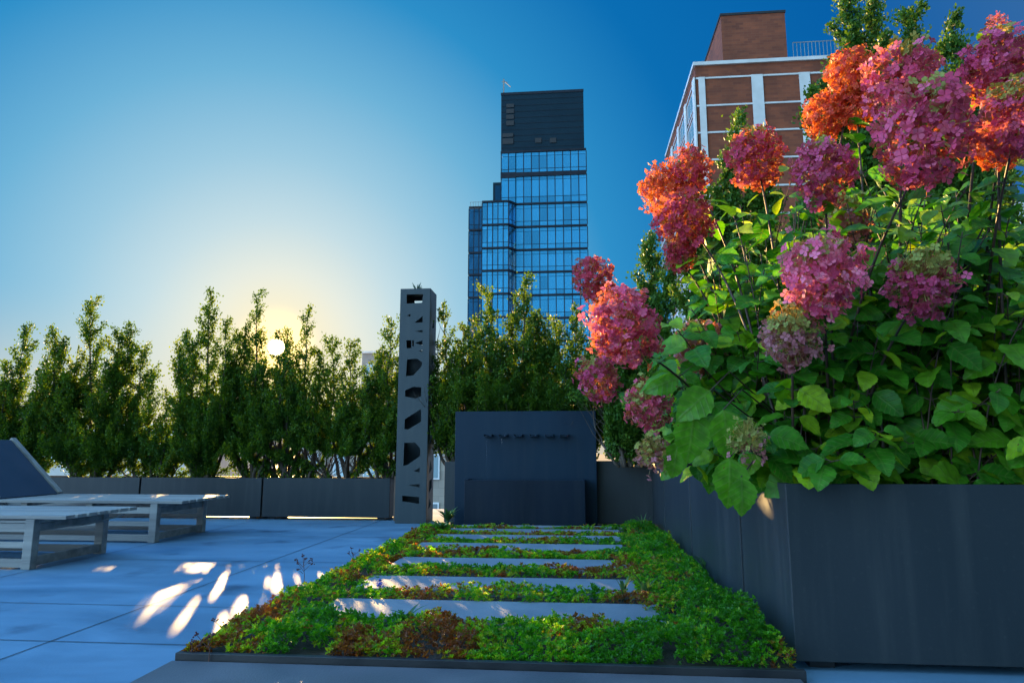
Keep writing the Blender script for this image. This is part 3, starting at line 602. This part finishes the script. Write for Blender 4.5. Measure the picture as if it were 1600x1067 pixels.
tree('leafy_tree', 'bushy tree just left of the top right hydrangea head', g, bs(1510,.7,6.4), tp((1488,32,0),(1475,70,.1),(1560,300,0),(1530,420,.1), Y=6.4), .38, 38, 18, **kw)

# ================================================================== HYDRANGEAS
def blade():
    V, U = [], []; ns = 15
    for i in range(ns):
        u = i/(ns-1); w = .385*math.sin(math.pi*u**.82)**.85*(1-.12*u) if 0 < i < ns-1 else 0.; tooth = 1.06 if i % 2 else .95
        z = -.30*u*u+.08*u+.012*math.sin(u*13)
        for s_, k in ((-1,tooth),(-.5,1),(0,1),(.5,1),(1,tooth)):
            V.append((u+(.012 if abs(s_) == 1 and i % 2 else 0), w*s_*k, z+abs(s_)*w*.42*(1-.45*abs(s_))+.012*math.sin(u*17+s_*2)*abs(s_))); U.append((u, w*s_))
    Fc = []
    for i in range(ns-1):
        for j in range(4): Fc.append((i*5+j, i*5+j+1, (i+1)*5+j+1, (i+1)*5+j))
    return np.array(V), np.array(Fc), np.array(U)
BV, BF, BU = blade()
def petal_t():
    base = np.array([(.04,0,0),(.55,.44,.10),(.62,0,.02),(.55,-.44,.10),(.95,.30,.02),(1.,0,-.03),(.95,-.30,.02)]); fc = [(0,3,2,1),(2,3,6,5),(1,2,5,4)]
    V, Fc = [], []
    for k in range(4):
        a = k*math.pi/2; c, s = math.cos(a), math.sin(a); tl = .18 if k % 2 else .30
        for x, y, z in base: V.append((x*c-y*s, x*s+y*c, z+tl*x))
        for f in fc: Fc.append([i+7*k for i in f])
    return np.array(V), np.array(Fc)
PV, PF = petal_t()
COLS = dict(pink=((.56,.05,.15),(.78,.17,.28),(.26,.015,.055)), bright=((.74,.10,.24),(.88,.28,.40),(.44,.04,.12)), mauve=((.44,.035,.13),(.62,.11,.24),(.20,.012,.045)),
            deep=((.42,.02,.07),(.58,.06,.14),(.22,.01,.03)), orange=((.60,.06,.04),(.72,.14,.05),(.45,.03,.03)), dusky=((.38,.13,.16),(.50,.22,.24),(.25,.07,.08)))  # orange set: low-sun glow on backlit heads put into the petal colour
rh = random.Random(21)
def head(parent, c, r, axis, kind, green, seed, sparse=1., label=None):
    rn = np.random.RandomState(seed); nF = int(560*sparse); r = r*.83; c = np.array(c); ax = norm(np.array(axis)[None])[0]
    n = norm(rn.normal(0, 1, (nF, 3))); rad = np.where(rn.rand(nF) < .75, rn.uniform(.80,1.04,nF)+.14*(rn.rand(nF) < .07), rn.uniform(.45,.82,nF))
    # lumps: an uneven outline
    lump = 1+.19*np.sin(n[:,0]*7+seed)*np.sin(n[:,1]*6+2*seed)+.10*np.sin(n[:,2]*9+seed*3)
    al = n@ax; pos = c+n*(r*rad*lump)[:, None]+ax*((al*.18-.06*al*al)*r)[:, None]
    size = r*.140*rn.uniform(.75,1.2,nF)*(1 if sparse > .6 else 1.1)
    nr = norm(n+rn.normal(0,.38,(nF,3))); dirs = rn.normal(0,1,(nF,3))
    V, Fc = inst(PV, PF, pos, dirs, nr, size)
    cs = [np.array(x) for x in COLS[kind]]; t = rn.rand(nF); colr = cs[0]+(cs[1]-cs[0])*(t*t)[:, None]; dk = rn.rand(nF) < .22; colr[dk] = cs[2]
    if green > 0:
        gm = (al > 1-green*1.2+rn.normal(0,.12,nF)); colr[gm] = np.array((.26,.30,.07))*rn.uniform(.7,1.2,(gm.sum(),1))
    colr = np.repeat(colr, 12, 0)*rn.uniform(.9,1.08,(nF*12,1))
    qn = min(nF, 260); a0 = c+n[:qn]*r*.25; a1 = pos[:qn]; wv = rn.normal(0,1,a1.shape)*r*.014
    sv = np.stack([a0, a1, a1+wv, a0+wv], 1).reshape(-1,3); Fc = np.concatenate([Fc, np.arange(len(sv)).reshape(-1,4)+len(V)]); V = np.concatenate([V, sv]); colr = np.concatenate([colr, np.tile((.22,.16,.07),(qn,1))])
    # fertile buds: tiny pale dots on short stalks between the florets
    o = fast('flower_head', V, Fc, M['petal'], parent, col=colr)
    if label: o['label'] = label
    nb = int(120+260*green); nn = norm(rn.normal(0,1,(nb,3))+ax*1.2*(green+.2)); q = c+nn*(r*rn.uniform(.85,1.12,nb))[:, None]
    bv = np.array([(0,0,-1),(1,0,0),(0,1,0),(-1,0,0),(0,-1,0),(0,0,1)])*1.; bf_ = np.array([(0,2,1),(0,3,2),(0,4,3),(0,1,4),(5,1,2),(5,2,3),(5,3,4),(5,4,1)])
    V2, F2 = inst(bv, bf_, q, rn.normal(0,1,(nb,3)), nn, np.full(nb, r*.022)*rn.uniform(.7,1.3,nb))
    # stalks as thin triangles
    sv = np.stack([c+nn*r*.3, q, q+rn.normal(0,1,q.shape)*r*.012], 1).reshape(-1,3); sf = np.arange(len(sv)).reshape(-1,3)
    V3 = np.concatenate([V2, sv]); F3 = np.concatenate([F2, sf+len(V2)])
    cc = np.tile(np.array([(.36,.36,.10)]), (len(F3),1))*rn.uniform(.6,1.2,(len(F3),1))
    fast('flower_buds', V3, F3, M['petal'], o, col=cc)
    return o
# (px, py, radius px, depth, colour, green top, fullness, shrub, label)
HD = [
 (1448,207,82,2.62,'pink',.06,1.,0,'large rosy pink head, biggest of all'),(1412,128,66,3.0,'pink',.1,1.,0,'pink head behind and above the biggest head'),
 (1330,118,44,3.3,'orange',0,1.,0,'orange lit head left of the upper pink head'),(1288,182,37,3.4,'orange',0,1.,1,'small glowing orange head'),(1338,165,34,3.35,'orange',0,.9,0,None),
 (1287,266,53,2.95,'mauve',.1,1.,0,'round mauve head'),(1183,246,50,3.6,'deep',.08,.9,1,'deep red head in front of the brick building'),
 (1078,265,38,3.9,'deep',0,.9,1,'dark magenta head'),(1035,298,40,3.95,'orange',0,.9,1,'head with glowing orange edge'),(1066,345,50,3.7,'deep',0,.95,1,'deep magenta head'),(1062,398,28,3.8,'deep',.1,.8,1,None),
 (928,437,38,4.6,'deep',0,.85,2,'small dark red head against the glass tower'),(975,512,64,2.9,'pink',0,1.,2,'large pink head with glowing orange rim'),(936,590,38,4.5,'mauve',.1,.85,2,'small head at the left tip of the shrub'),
 (1012,632,42,3.6,'pink',.2,.75,2,'coral pink head hanging low'),(1090,540,44,3.8,'dusky',.15,.8,2,'dusky shaded head'),(1285,426,68,2.85,'bright',.1,1.,0,'bright pink head with a sunlit spot'),
 (1440,442,56,2.9,'mauve',.35,.75,0,'pink head with yellow green centre'),(1237,526,52,3.0,'dusky',.4,.65,1,'faded head with green top'),(1322,345,42,3.35,'dusky',.5,.5,1,'sparse faded head'),
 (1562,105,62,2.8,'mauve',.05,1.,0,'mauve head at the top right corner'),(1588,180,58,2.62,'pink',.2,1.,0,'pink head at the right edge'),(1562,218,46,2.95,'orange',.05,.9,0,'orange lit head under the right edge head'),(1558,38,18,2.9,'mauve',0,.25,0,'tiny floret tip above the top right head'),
 (1022,708,32,3.35,'dusky',.45,.32,2,'sparse little head with few florets'),(1168,690,36,3.0,'dusky',.8,.22,1,'pale green head with hardly any petals')]
for (px,py,r,Y,kd,g_,sp_,sh_,lb) in HD:
    c = D(px,py,Y)
    if px < 0 or kd == 'orange' or lb and ('orange' in lb or 'sunlit' in lb or 'dark red' in lb or 'deep' in lb or 'magenta' in lb or 'left tip' in lb):
        rr_ = r*Y/F; tun(c+Vector((-rr_*(.2 if kd == 'orange' else .75),0,-rr_*.25)), rr_*(1.0 if kd == 'orange' else .42))
for px,py,Y,r_ in ((1075,470,3.4,.09),(1105,490,3.3,.09),(1145,480,3.2,.07),(1200,330,3.2,.08),(1500,330,2.9,.08),(1580,345,2.9,.09),(1310,480,3.0,.06),(1180,430,3.3,.07),(1130,330,3.5,.08),(1360,235,3.1,.07),(1475,300,3.0,.07),(1060,520,3.4,.07),(1400,360,3.0,.05),(1240,640,2.95,.05),(1120,560,3.2,.06)): tun(D(px,py,Y), r_)
# trees were grown before these gaps existed: thin their crowns now
for o in [o for o in C.objects if o.name.startswith('crown')]:
    me = o.data; n = len(me.vertices); co = np.empty(n*3, np.float32); me.vertices.foreach_get('co', co); co = co.reshape(-1,4,3)
    k = keep(co.mean(1).astype(float))
    tn = np.empty(n//4, np.float32); me.attributes['tint'].data.foreach_get('value', tn); mt = me.materials[0]; par = o.parent
    if k.all(): continue
    bpy.data.objects.remove(o); bpy.data.meshes.remove(me)
    V = co[k].reshape(-1,3); fast('crown', V, np.arange(len(V)).reshape(-1,4), mt, par, tint=tn[k])

shr = [empty('hydrangea_shrub', (1.9,3.5,.7), 'nearest hydrangea, its big pink heads filling the upper right corner', 'shrub', 'hydrangeas in the right planters'),
       empty('hydrangea_shrub', (1.25,3.9,.7), 'middle hydrangea with deep red heads in front of the brick building', 'shrub', 'hydrangeas in the right planters'),
       empty('hydrangea_shrub', (1.15,4.5,.7), 'left hydrangea leaning over the bed towards the fountain', 'shrub', 'hydrangeas in the right planters')]
stems = [MB() for _ in shr]; LP = [[[], [], [], []] for _ in shr]
def add_stem(si, a, b_, n_pairs, size, r0=.008, start=.3, head_r=0., seed=0):
    rr = random.Random(seed); hgt = (b_-a)
    ctrl = a.lerp(b_, .5)+Vector((-(b_.x-a.x)*.22, -(b_.y-a.y)*.18, abs(hgt.z)*.22)); pts = bez(a, ctrl, b_, 12)
    stems[si].tube(pts, [r0*(1-.5*i/11) for i in range(12)], 6)
    az0 = rr.uniform(0, 6.28)
    for k in range(n_pairs):
        t = start+(1-start)*(k+.6)/n_pairs*(1. if head_r else 1.02); t = min(t, .99); f = t*11; i = min(int(f), 10); p = pts[i].lerp(pts[i+1], f-i)
        if head_r and (p-b_).length < head_r*.7: continue
        ax = (pts[i+1]-pts[i]).normalized()
        for s in (0, 1):
            az = az0+k*1.57+s*math.pi+rr.uniform(-.4,.4); el = rr.uniform(-.15,.6)
            d = Vector((math.cos(az)*math.cos(el), math.sin(az)*math.cos(el), math.sin(el)))+ax*.3; d.normalize()
            sz = size*rr.uniform(.7,1.25)*(1-.35*max(0, t-.75)/.25); pet = .03; q = p+d*pet
            stems[si].tube([p, q], [.0028,.002], 4, cap=False)
            droop = rr.uniform(.15,1.1); dl = (d-Vector((0,0,droop))).normalized()
            up = Vector((rr.uniform(-.5,.3), rr.uniform(-1.1,.0), rr.uniform(.5,1.)))
            LP[si][0].append(q[:]); LP[si][1].append(dl[:]); LP[si][2].append(up[:]); LP[si][3].append((sz, min(1., rr.betavariate(2.,2.6)+(.12 if t > .85 else 0))))
base_box = [((1.25,3.25),(2.9,3.8)), ((1.02,3.35),(1.7,4.3)), ((1.0,3.9),(1.5,5.2))]
def sbase(si, tx):
    (xa, ya), (xb, yb) = base_box[si]; x = min(max(tx+rh.uniform(-.35,.35), xa), xb); return Vector((x, rh.uniform(ya, yb), .68))
for i, (px,py,r,Y,kd,g_,sp_,sh_,lb) in enumerate(HD):
    c = D(px,py,Y); rr_ = r*Y/F; a = sbase(sh_, c.x)
    axd = (c-a).normalized()*.5+Vector((-.15,-.35,.6)); axd.normalize()
    add_stem(sh_, a, c-axd*rr_*.5, 7, .145, .009, .3, rr_, seed=100+i)
    head(shr[sh_], c, rr_, axd, kd, g_, 300+i, sp_, lb)
# leafy shoots filling the body of each shrub; (px, py) spreads them over the mass, depth over its thickness
poly = [(1000,560),(1030,470),(1075,420),(1120,350),(1150,290),(1230,255),(1330,240),(1380,290),(1480,290),(1620,250),(1720,300),(1720,760),(1240,735),(1150,740),(1060,715),(1010,660)]
def inside(x, y):
    c = False; j = len(poly)-1
    for i in range(len(poly)):
        xi, yi = poly[i]; xj, yj = poly[j]
        if (yi > y) != (yj > y) and x < (xj-xi)*(y-yi)/(yj-yi)+xi: c = not c
        j = i
    return c
n = 0
while n < 270:
    x = rh.uniform(1000,1720); y = rh.uniform(240,750)
    if not inside(x, y): continue
    yn = 2.95 if x > 1180 else 3.35
    Y = yn+rh.random()**1.2*1.5*(1 if y < 600 else .7); c = D(x, y, Y)
    if c.z < .8: c.z = .8
    if c.y < 3.05 and c.z < .85: continue
    si = 0 if x > 1330 else 1 if x > 1130 else 2
    a = sbase(si, c.x); add_stem(si, a, c, rh.randint(5,7), rh.uniform(.12,.18), .0045, .32, 0, seed=1000+n); n += 1
# large leaves drooping over the planter rim at the left corner
for k, (px, py, Y, dx, dz, sz) in enumerate(((1140,715,3.0,-.05,-1,.21),(1085,640,3.15,-.15,-1,.24),(1130,640,3.05,.1,-1,.22),(1060,690,3.3,-.2,-1,.17),(1158,745,2.98,.0,-1,.16),(1110,610,3.1,-.6,-.5,.2),(1060,590,3.4,-.8,-.3,.18))):
    p = D(px, py, Y); LP[2 if k % 2 else 1][0].append(p[:]); LP[2 if k % 2 else 1][1].append((dx, -.12, dz)); LP[2 if k % 2 else 1][2].append((.1,-1,.25)); LP[2 if k % 2 else 1][3].append((sz, .55))
    s_ = 2 if k % 2 else 1; stems[s_].tube([Vector(p), Vector(p)+Vector((.12,.15,.10)), Vector((1.15,3.6,.75+.1*k % .3))], [.003,.004,.005], 4)
for si in range(3):
    Lp, Ld, Lu, Ls = LP[si]; Lp, Ld, Lu, Ls = map(np.array, (Lp, Ld, Lu, Ls))
    # nothing pokes through the planter walls
    ok = ~((Lp[:,0] > .80) & (Lp[:,2] < .76) & (Lp[:,1] > 2.95) & ((Lp[:,1] < 3.0) | (Lp[:,0] < .9)))
    k2 = keep(Lp+Ld*.07) | (np.random.RandomState(5).rand(len(Lp)) < .25); ok &= k2
    Lp, Ld, Lu, Ls = Lp[ok], Ld[ok], Lu[ok], Ls[ok]
    V, Fc = inst(BV, BF, Lp, Ld, Lu, Ls[:,0])
    fast('foliage', V, Fc, M['hleaf'], shr[si], tint=np.repeat(Ls[:,1], len(BF)), uv=np.tile(BU, (len(Lp),1)), smooth=True)
    stems[si].build('stem', M['stem'], shr[si], smooth=True)

# ================================================================== SUCCULENT GROUND COVER
def vnoise(x, y, seed):
    rn = np.random.RandomState(seed); T = rn.rand(64, 64); xi = np.floor(x).astype(int); yi = np.floor(y).astype(int); fx_ = x-xi; fy_ = y-yi
    fx_ = fx_*fx_*(3-2*fx_); fy_ = fy_*fy_*(3-2*fy_); g_ = lambda i, j: T[i % 64, j % 64]
    return (g_(xi,yi)*(1-fx_)+g_(xi+1,yi)*fx_)*(1-fy_)+(g_(xi,yi+1)*(1-fx_)+g_(xi+1,yi+1)*fx_)*fy_
rn = np.random.RandomState(9)
def rosette(nl, tilt, fold):
    V, Fc = [], []
    for k in range(nl):
        a = k*2*math.pi*.382*1.0; c, s = math.cos(a), math.sin(a); sc = 1-.35*k/nl; tl = tilt+.9*k/nl
        for x, y, z in ((.08,0,0),(.6,.24,fold),(.65,0,.0),(.6,-.24,fold),(1,0,.06)):
            xx = x*sc*math.cos(tl)-z*math.sin(tl); zz = x*sc*math.sin(tl)+z*math.cos(tl); V.append((xx*c-y*sc*s, xx*s+y*sc*c, zz))
        o = k*5; Fc += [(o, o+3, o+2, o+1), (o+2, o+3, o+4, o+1)]
    return np.array(V), np.array(Fc)
RV, RF = rosette(8, .25, .10)
nr_ = 34000
# nearer means denser: smaller rosettes are only readable there
yy = BY0+.02+(rn.rand(nr_)**1.35)*(7.85-BY0); xx = BX0+.0+rn.rand(nr_)*(BX1-BX0-.02)
inslab = np.zeros(nr_, bool)
for (a0,a1,c0,c1) in slabs:
    wob = .09*(vnoise(xx*7, yy*7, 4)-.5)*2; inslab |= (yy > a0+wob*.3) & (yy < a1-wob*.4) & (xx > c0+wob) & (xx < c1-wob*1.5)
k = ~inslab; k2 = vnoise(xx*11, yy*11, 12) > .24; xx, yy = xx[k], yy[k]; k2 = k2[k]; xx, yy = xx[k2], yy[k2]
mound = vnoise(xx*3.1, yy*3.1, 1)*.6+vnoise(xx*9, yy*9, 2)*.4
edge = np.minimum.reduce([xx-BX0, BX1-xx, yy-BY0, np.full_like(xx,1.)]); hz = .010+.125*mound*np.clip(edge/.10, .35, 1)*np.clip(1.35-.13*(yy-3.), .55, 1.1)*np.where((xx > -1.45) & (xx < .5) & (yy > 3.45), .6, 1.)
rightb = np.clip((xx-.2)/.5, 0, 1); hz *= 1+.45*rightb
zz = .022+hz*np.where(rn.rand(len(xx)) < .7, rn.uniform(.7,1.2,len(xx)), rn.uniform(.2,.8,len(xx)))
patch = vnoise(xx*3.2+7, yy*2.6, 3)*.55+vnoise(xx*10, yy*10, 6)*.45
tintv = np.clip(.9*(patch-.42)*2.6+.36+rn.normal(0,.22,len(xx))-.10-.30*rightb+.10*(yy < 3.5)*(xx < -.3), 0, 1)
sz = rn.uniform(.013,.027,len(xx))*(1+.25*(yy > 5))
nrm_ = np.stack([rn.normal(0,.35,len(xx)), rn.normal(-.15,.35,len(xx)), np.ones(len(xx))], 1)
V, Fc = inst(RV, RF, np.stack([xx,yy,zz],1), rn.normal(0,1,(len(xx),3)), nrm_, sz)
gc = fast('succulent_cover', V, Fc, M['sedum'], tint=np.clip(np.repeat(tintv, 16)+rn.normal(0,.05,len(xx)*16),0,1)); tag(gc, 'carpet of green and dark red low succulents around the slabs', 'ground cover', kind='stuff')

# taller single plants in the bed
def seedstalk(px, py, h, label, seed, nh=4):
    rr = random.Random(seed); p = G(px, py); r = empty('seed_stalk', p, label, 'plant', 'dry seed stalks in the bed'); b = MB(); s = MB(); top = p+Vector((rr.uniform(-.02,.02), 0, h)); b.tube([p, p.lerp(top,.5)+Vector((.008,0,0)), top], [.0025,.002,.0015], 5)
    for k in range(nh):
        a = rr.uniform(0,6.28); q0 = p.lerp(top, rr.uniform(.5,.85)); q = q0+Vector((math.cos(a)*.05, math.sin(a)*.04, rr.uniform(.03,.07))); b.tube([q0, q], [.0015,.001], 4)
        for m in range(7): c = q+Vector((rr.gauss(0,.006), rr.gauss(0,.006), rr.gauss(0,.005))); s.tube([c-Vector((0,0,.004)), c, c+Vector((0,0,.004))], [.001,.005,.001], 5)
    for m in range(7): c = top+Vector((rr.gauss(0,.006), rr.gauss(0,.006), rr.gauss(0,.005))); s.tube([c-Vector((0,0,.004)), c, c+Vector((0,0,.004))], [.001,.005,.001], 5)
    b.build('stalk', M['stalk'], r); s.build('seed_cluster', M['seed'], r)
seedstalk(474, 928, .235, 'tallest dry seed stalk, on the left edge of the bed against the patio', 1, 6)
seedstalk(292, 1036, .09, 'short dark seed stalk at the front left corner of the bed', 2, 1)
seedstalk(325, 1040, .115, 'thin seed stalk just right of the front left corner of the bed', 3, 2)
seedstalk(352, 1012, .10, 'dark seed stalk on the left edge near the front of the bed', 4, 2)
seedstalk(550, 885, .10, 'small seed stalk on the left edge halfway along the bed', 5, 3)
def bladeplant(name, px, py, label, n, L_, w_, mat, seed, lean=.5, cat='plant'):
    rr = random.Random(seed); p = G(px, py); b = MB(); p.z = .03
    for k in range(n):
        a = k*2.4+rr.uniform(-.3,.3); l = L_*rr.uniform(.6,1.15); d = Vector((math.cos(a), math.sin(a), 0)); s = Vector((-d.y, d.x, 0)); prev = None
        for i in range(7):
            u = i/6; c = p+d*l*lean*u*u+Vector((0,0,l*(u-.35*lean*u*u))); w = w_*(math.sin(math.pi*min(1,.15+.85*u))**.7 if u < 1 else 0)*.5
            cur = (c-s*w+Vector((0,0,w*.4)), c, c+s*w+Vector((0,0,w*.4)))
            if prev:
                b.quad(prev[0], prev[1], cur[1], cur[0], .5); b.quad(prev[1], prev[2], cur[2], cur[1], .8)
            prev = cur
    o = b.build(name, M[mat], smooth=True); tag(o, label, cat); return o
bladeplant('broad_leaf_weed', 635, 990, 'leafy blue green weed growing over the nearest stepping slab', 11, .13, .022, 'weed', 4, .8)
bladeplant('strap_leaf_plant', 1010, 950, 'clump of upright strap leaves at the right end of the nearest slab', 14, .17, .026, 'agave', 5, .45)
bladeplant('strap_leaf_plant', 975, 945, 'small clump of yellow green strap leaves beside the larger clump', 9, .15, .02, 'agave', 6, .4)
bladeplant('pointed_weed', 1170, 965, 'pale pointed weed against the base of the right planter', 7, .10, .02, 'weed', 7, .5)
bladeplant('grass_tuft', 1005, 838, 'dark grass tuft in the far right corner of the bed', 16, .22, .012, 'agave', 8, .5)
bladeplant('golden_tuft', 699, 826, 'golden green tuft in the gap between the perforated column and the fountain', 34, .24, .035, 'agave', 19, .6)
bladeplant('leafy_tuft', 690, 838, 'bushy tuft at the foot of the perforated column', 26, .17, .03, 'agave', 9, .8)
bladeplant('grass_tuft', 1105, 905, 'dark tuft against the right planter in the middle of the bed', 14, .16, .02, 'agave', 12, .6)
q = G(592, 938); bl = empty('blue_flower', q, 'single violet blue flower spike left of the second slab', 'flower'); b = MB(); b.tube([q, q+Vector((0,0,.10))], [.002,.0015], 5); b.build('stalk', M['weed'], bl)
b = MB(); rr = random.Random(2)
for k in range(26): c = q+Vector((rr.gauss(0,.007), rr.gauss(0,.007), .075+.05*rr.random())); b.tube([c, c+Vector((rr.gauss(0,.006),rr.gauss(0,.006),.008))], [.005,.001], 4)
b.build('petals', M['blue'], bl)
# fallen leaves
b = MB(); 
for k, (px, py) in enumerate(((785,1016),(905,1012),(850,1045),(1235,935))):
    c = G(px, py); c.z = .11 if py < 1040 else .05
    b = MB(); b.v += [tuple(c+Vector(v)) for v in ((-.02,0,0),(0,-.012,.006),(.028,0,.012),(.004,.016,.004))]; b.f.append((0,1,2,3)); b.t.append(0.)
    o = b.build('fallen_leaf', M['filler']); tag(o, ['curled brown leaf lying on the succulents left of centre','pale dry leaf lying on the succulents right of centre','dry leaf on the black edging at the front of the bed','dry leaf at the foot of the right planter'][k], 'leaf', 'fallen leaves')
    if k == 3: bpy.data.objects.remove(o)

# ================================================================== SKY, SUN, CAMERA
W = bpy.data.worlds.new('World'); S.world = W; W.use_nodes = True; nt = W.node_tree; L = nt.links.new
bg = nt.nodes['Background']; sky = N(nt, 'ShaderNodeTexSky', sky_type='NISHITA'); sky.sun_disc = False
el = math.asin(SUN.z); az = math.atan2(SUN.x, SUN.y); sky.sun_elevation = el; sky.sun_rotation = az; sky.air_density = 1.2; sky.dust_density = .8; sky.ozone_density = 3.

geo = N(nt, 'ShaderNodeTexCoord'); nz = N(nt, 'ShaderNodeVectorMath', operation='NORMALIZE'); L(geo.outputs['Generated'], nz.inputs[0])
dt = N(nt, 'ShaderNodeVectorMath', operation='DOT_PRODUCT'); L(nz.outputs[0], dt.inputs[0]); dt.inputs[1].default_value = SUN[:]
ac = N(nt, 'ShaderNodeMath', operation='ARCCOSINE'); L(dt.outputs['Value'], ac.inputs[0])
an = N(nt, 'ShaderNodeMath', operation='MULTIPLY'); L(ac.outputs[0], an.inputs[0]); an.inputs[1].default_value = 1/math.pi
rp = N(nt, 'ShaderNodeValToRGB'); L(an.outputs[0], rp.inputs[0]); els = rp.color_ramp.elements
SK = [(0,(1,.84,.50)),(3,(.96,.86,.60)),(6,(.80,.82,.72)),(10,(.55,.71,.76)),(15,(.33,.58,.73)),(21,(.15,.44,.67)),(28,(.025,.27,.57)),(37,(.002,.15,.44)),(50,(.001,.11,.38)),(80,(.10,.20,.34)),(120,(.16,.29,.41)),(180,(.17,.46,.62))]
els[0].position = 0; els[0].color = (*SK[0][1],1); els[1].position = 1; els[1].color = (*SK[-1][1],1)
for a_, c_ in SK[1:-1]: e_ = els.new(a_/180); e_.color = (*c_,1)
gn = N(nt, 'ShaderNodeMapRange', interpolation_type='SMOOTHSTEP'); L(an.outputs[0], gn.inputs[0]); gn.inputs[1].default_value = 55/180; gn.inputs[2].default_value = 130/180; gn.inputs[3].default_value = 1.; gn.inputs[4].default_value = GAIN
sx = N(nt, 'ShaderNodeSeparateXYZ'); L(nz.outputs[0], sx.inputs[0])
hz_ = N(nt, 'ShaderNodeMapRange', interpolation_type='SMOOTHSTEP'); L(sx.outputs[2], hz_.inputs[0]); hz_.inputs[1].default_value = .21; hz_.inputs[2].default_value = -.03; hz_.inputs[3].default_value = 0.; hz_.inputs[4].default_value = .8
hm = N(nt, 'ShaderNodeMapRange', interpolation_type='SMOOTHSTEP'); L(an.outputs[0], hm.inputs[0]); hm.inputs[1].default_value = 125/180; hm.inputs[2].default_value = 5/180; hm.inputs[3].default_value = .12; hm.inputs[4].default_value = 1.
hf = N(nt, 'ShaderNodeMath', operation='MULTIPLY'); L(hz_.outputs[0], hf.inputs[0]); L(hm.outputs[0], hf.inputs[1])
mh = N(nt, 'ShaderNodeMix', data_type='RGBA'); L(hf.outputs[0], mh.inputs[0]); L(rp.outputs[0], mh.inputs[6]); mh.inputs[7].default_value = (.94,.74,.46,1)
sc_ = N(nt, 'ShaderNodeVectorMath', operation='SCALE'); L(mh.outputs[2], sc_.inputs[0]); 
ge = N(nt, 'ShaderNodeMapRange', interpolation_type='SMOOTHSTEP'); L(sx.outputs[2], ge.inputs[0]); ge.inputs[1].default_value = .62; ge.inputs[2].default_value = .95; ge.inputs[3].default_value = 0.; ge.inputs[4].default_value = 4.8  # overhead sky out of view brightened, added as fill light
ga = N(nt, 'ShaderNodeMath', operation='ADD'); L(gn.outputs[0], ga.inputs[0]); L(ge.outputs[0], ga.inputs[1]); 
wd = N(nt, 'ShaderNodeVectorMath', operation='DOT_PRODUCT'); L(nz.outputs[0], wd.inputs[0]); wd.inputs[1].default_value = (-.94,-.34,0)
wg = N(nt, 'ShaderNodeMapRange', interpolation_type='SMOOTHSTEP'); L(wd.outputs['Value'], wg.inputs[0]); wg.inputs[1].default_value = .42; wg.inputs[2].default_value = .9; wg.inputs[3].default_value = 0.; wg.inputs[4].default_value = 15  # extra glow in the unseen sky at left, added to lift left-facing sides
gb = N(nt, 'ShaderNodeMath', operation='ADD'); L(ga.outputs[0], gb.inputs[0]); L(wg.outputs[0], gb.inputs[1]); L(gb.outputs[0], sc_.inputs['Scale'])
# a share of the physical sky on top of the hand-set gradient with its added fill
sk2 = N(nt, 'ShaderNodeVectorMath', operation='MULTIPLY_ADD'); L(sky.outputs[0], sk2.inputs[0]); sk2.inputs[1].default_value = (.0012,.003,.005); L(sc_.outputs[0], sk2.inputs[2])
dk_ = N(nt, 'ShaderNodeMapRange', interpolation_type='SMOOTHSTEP'); L(ac.outputs[0], dk_.inputs[0]); dk_.inputs[1].default_value = R(.8); dk_.inputs[2].default_value = R(.3); dk_.inputs[3].default_value = 0; dk_.inputs[4].default_value = 9.
sd_ = N(nt, 'ShaderNodeVectorMath', operation='MULTIPLY_ADD'); L(dk_.outputs[0], sd_.inputs[0]); sd_.inputs[1].default_value = (1,.85,.45); au = N(nt, 'ShaderNodeMapRange', interpolation_type='SMOOTHERSTEP'); L(ac.outputs[0], au.inputs[0]); au.inputs[1].default_value = R(3.8); au.inputs[2].default_value = R(.5); au.inputs[3].default_value = 0; au.inputs[4].default_value = 1.3
s3 = N(nt, 'ShaderNodeVectorMath', operation='MULTIPLY_ADD'); L(au.outputs[0], s3.inputs[0]); s3.inputs[1].default_value = (1.2,.62,.08); L(sk2.outputs[0], s3.inputs[2]); L(s3.outputs[0], sd_.inputs[2])
L(sd_.outputs[0], bg.inputs[0]); bg.inputs[1].default_value = 2**-EXPO
sl_ = bpy.data.lights.new('sun', 'SUN'); sl_.energy = 3.5; sl_.angle = R(.6); sl_.color = (1.,.63,.23); so = bpy.data.objects.new('sun', sl_); C.objects.link(so); so.rotation_euler = SUN.to_track_quat('Z','Y').to_euler()
cam = bpy.data.cameras.new('camera'); co = bpy.data.objects.new('camera', cam); C.objects.link(co); cam.lens = 24; cam.sensor_width = 36; cam.clip_start = .05; cam.clip_end = 6000
co.location = (0,0,H); co.rotation_euler = (R(90)+P, 0, TH); S.camera = co
S.view_settings.view_transform = 'Standard'; S.view_settings.look = 'None'; S.view_settings.exposure = EXPO; S.view_settings.gamma = 1
S.render.engine = 'CYCLES'
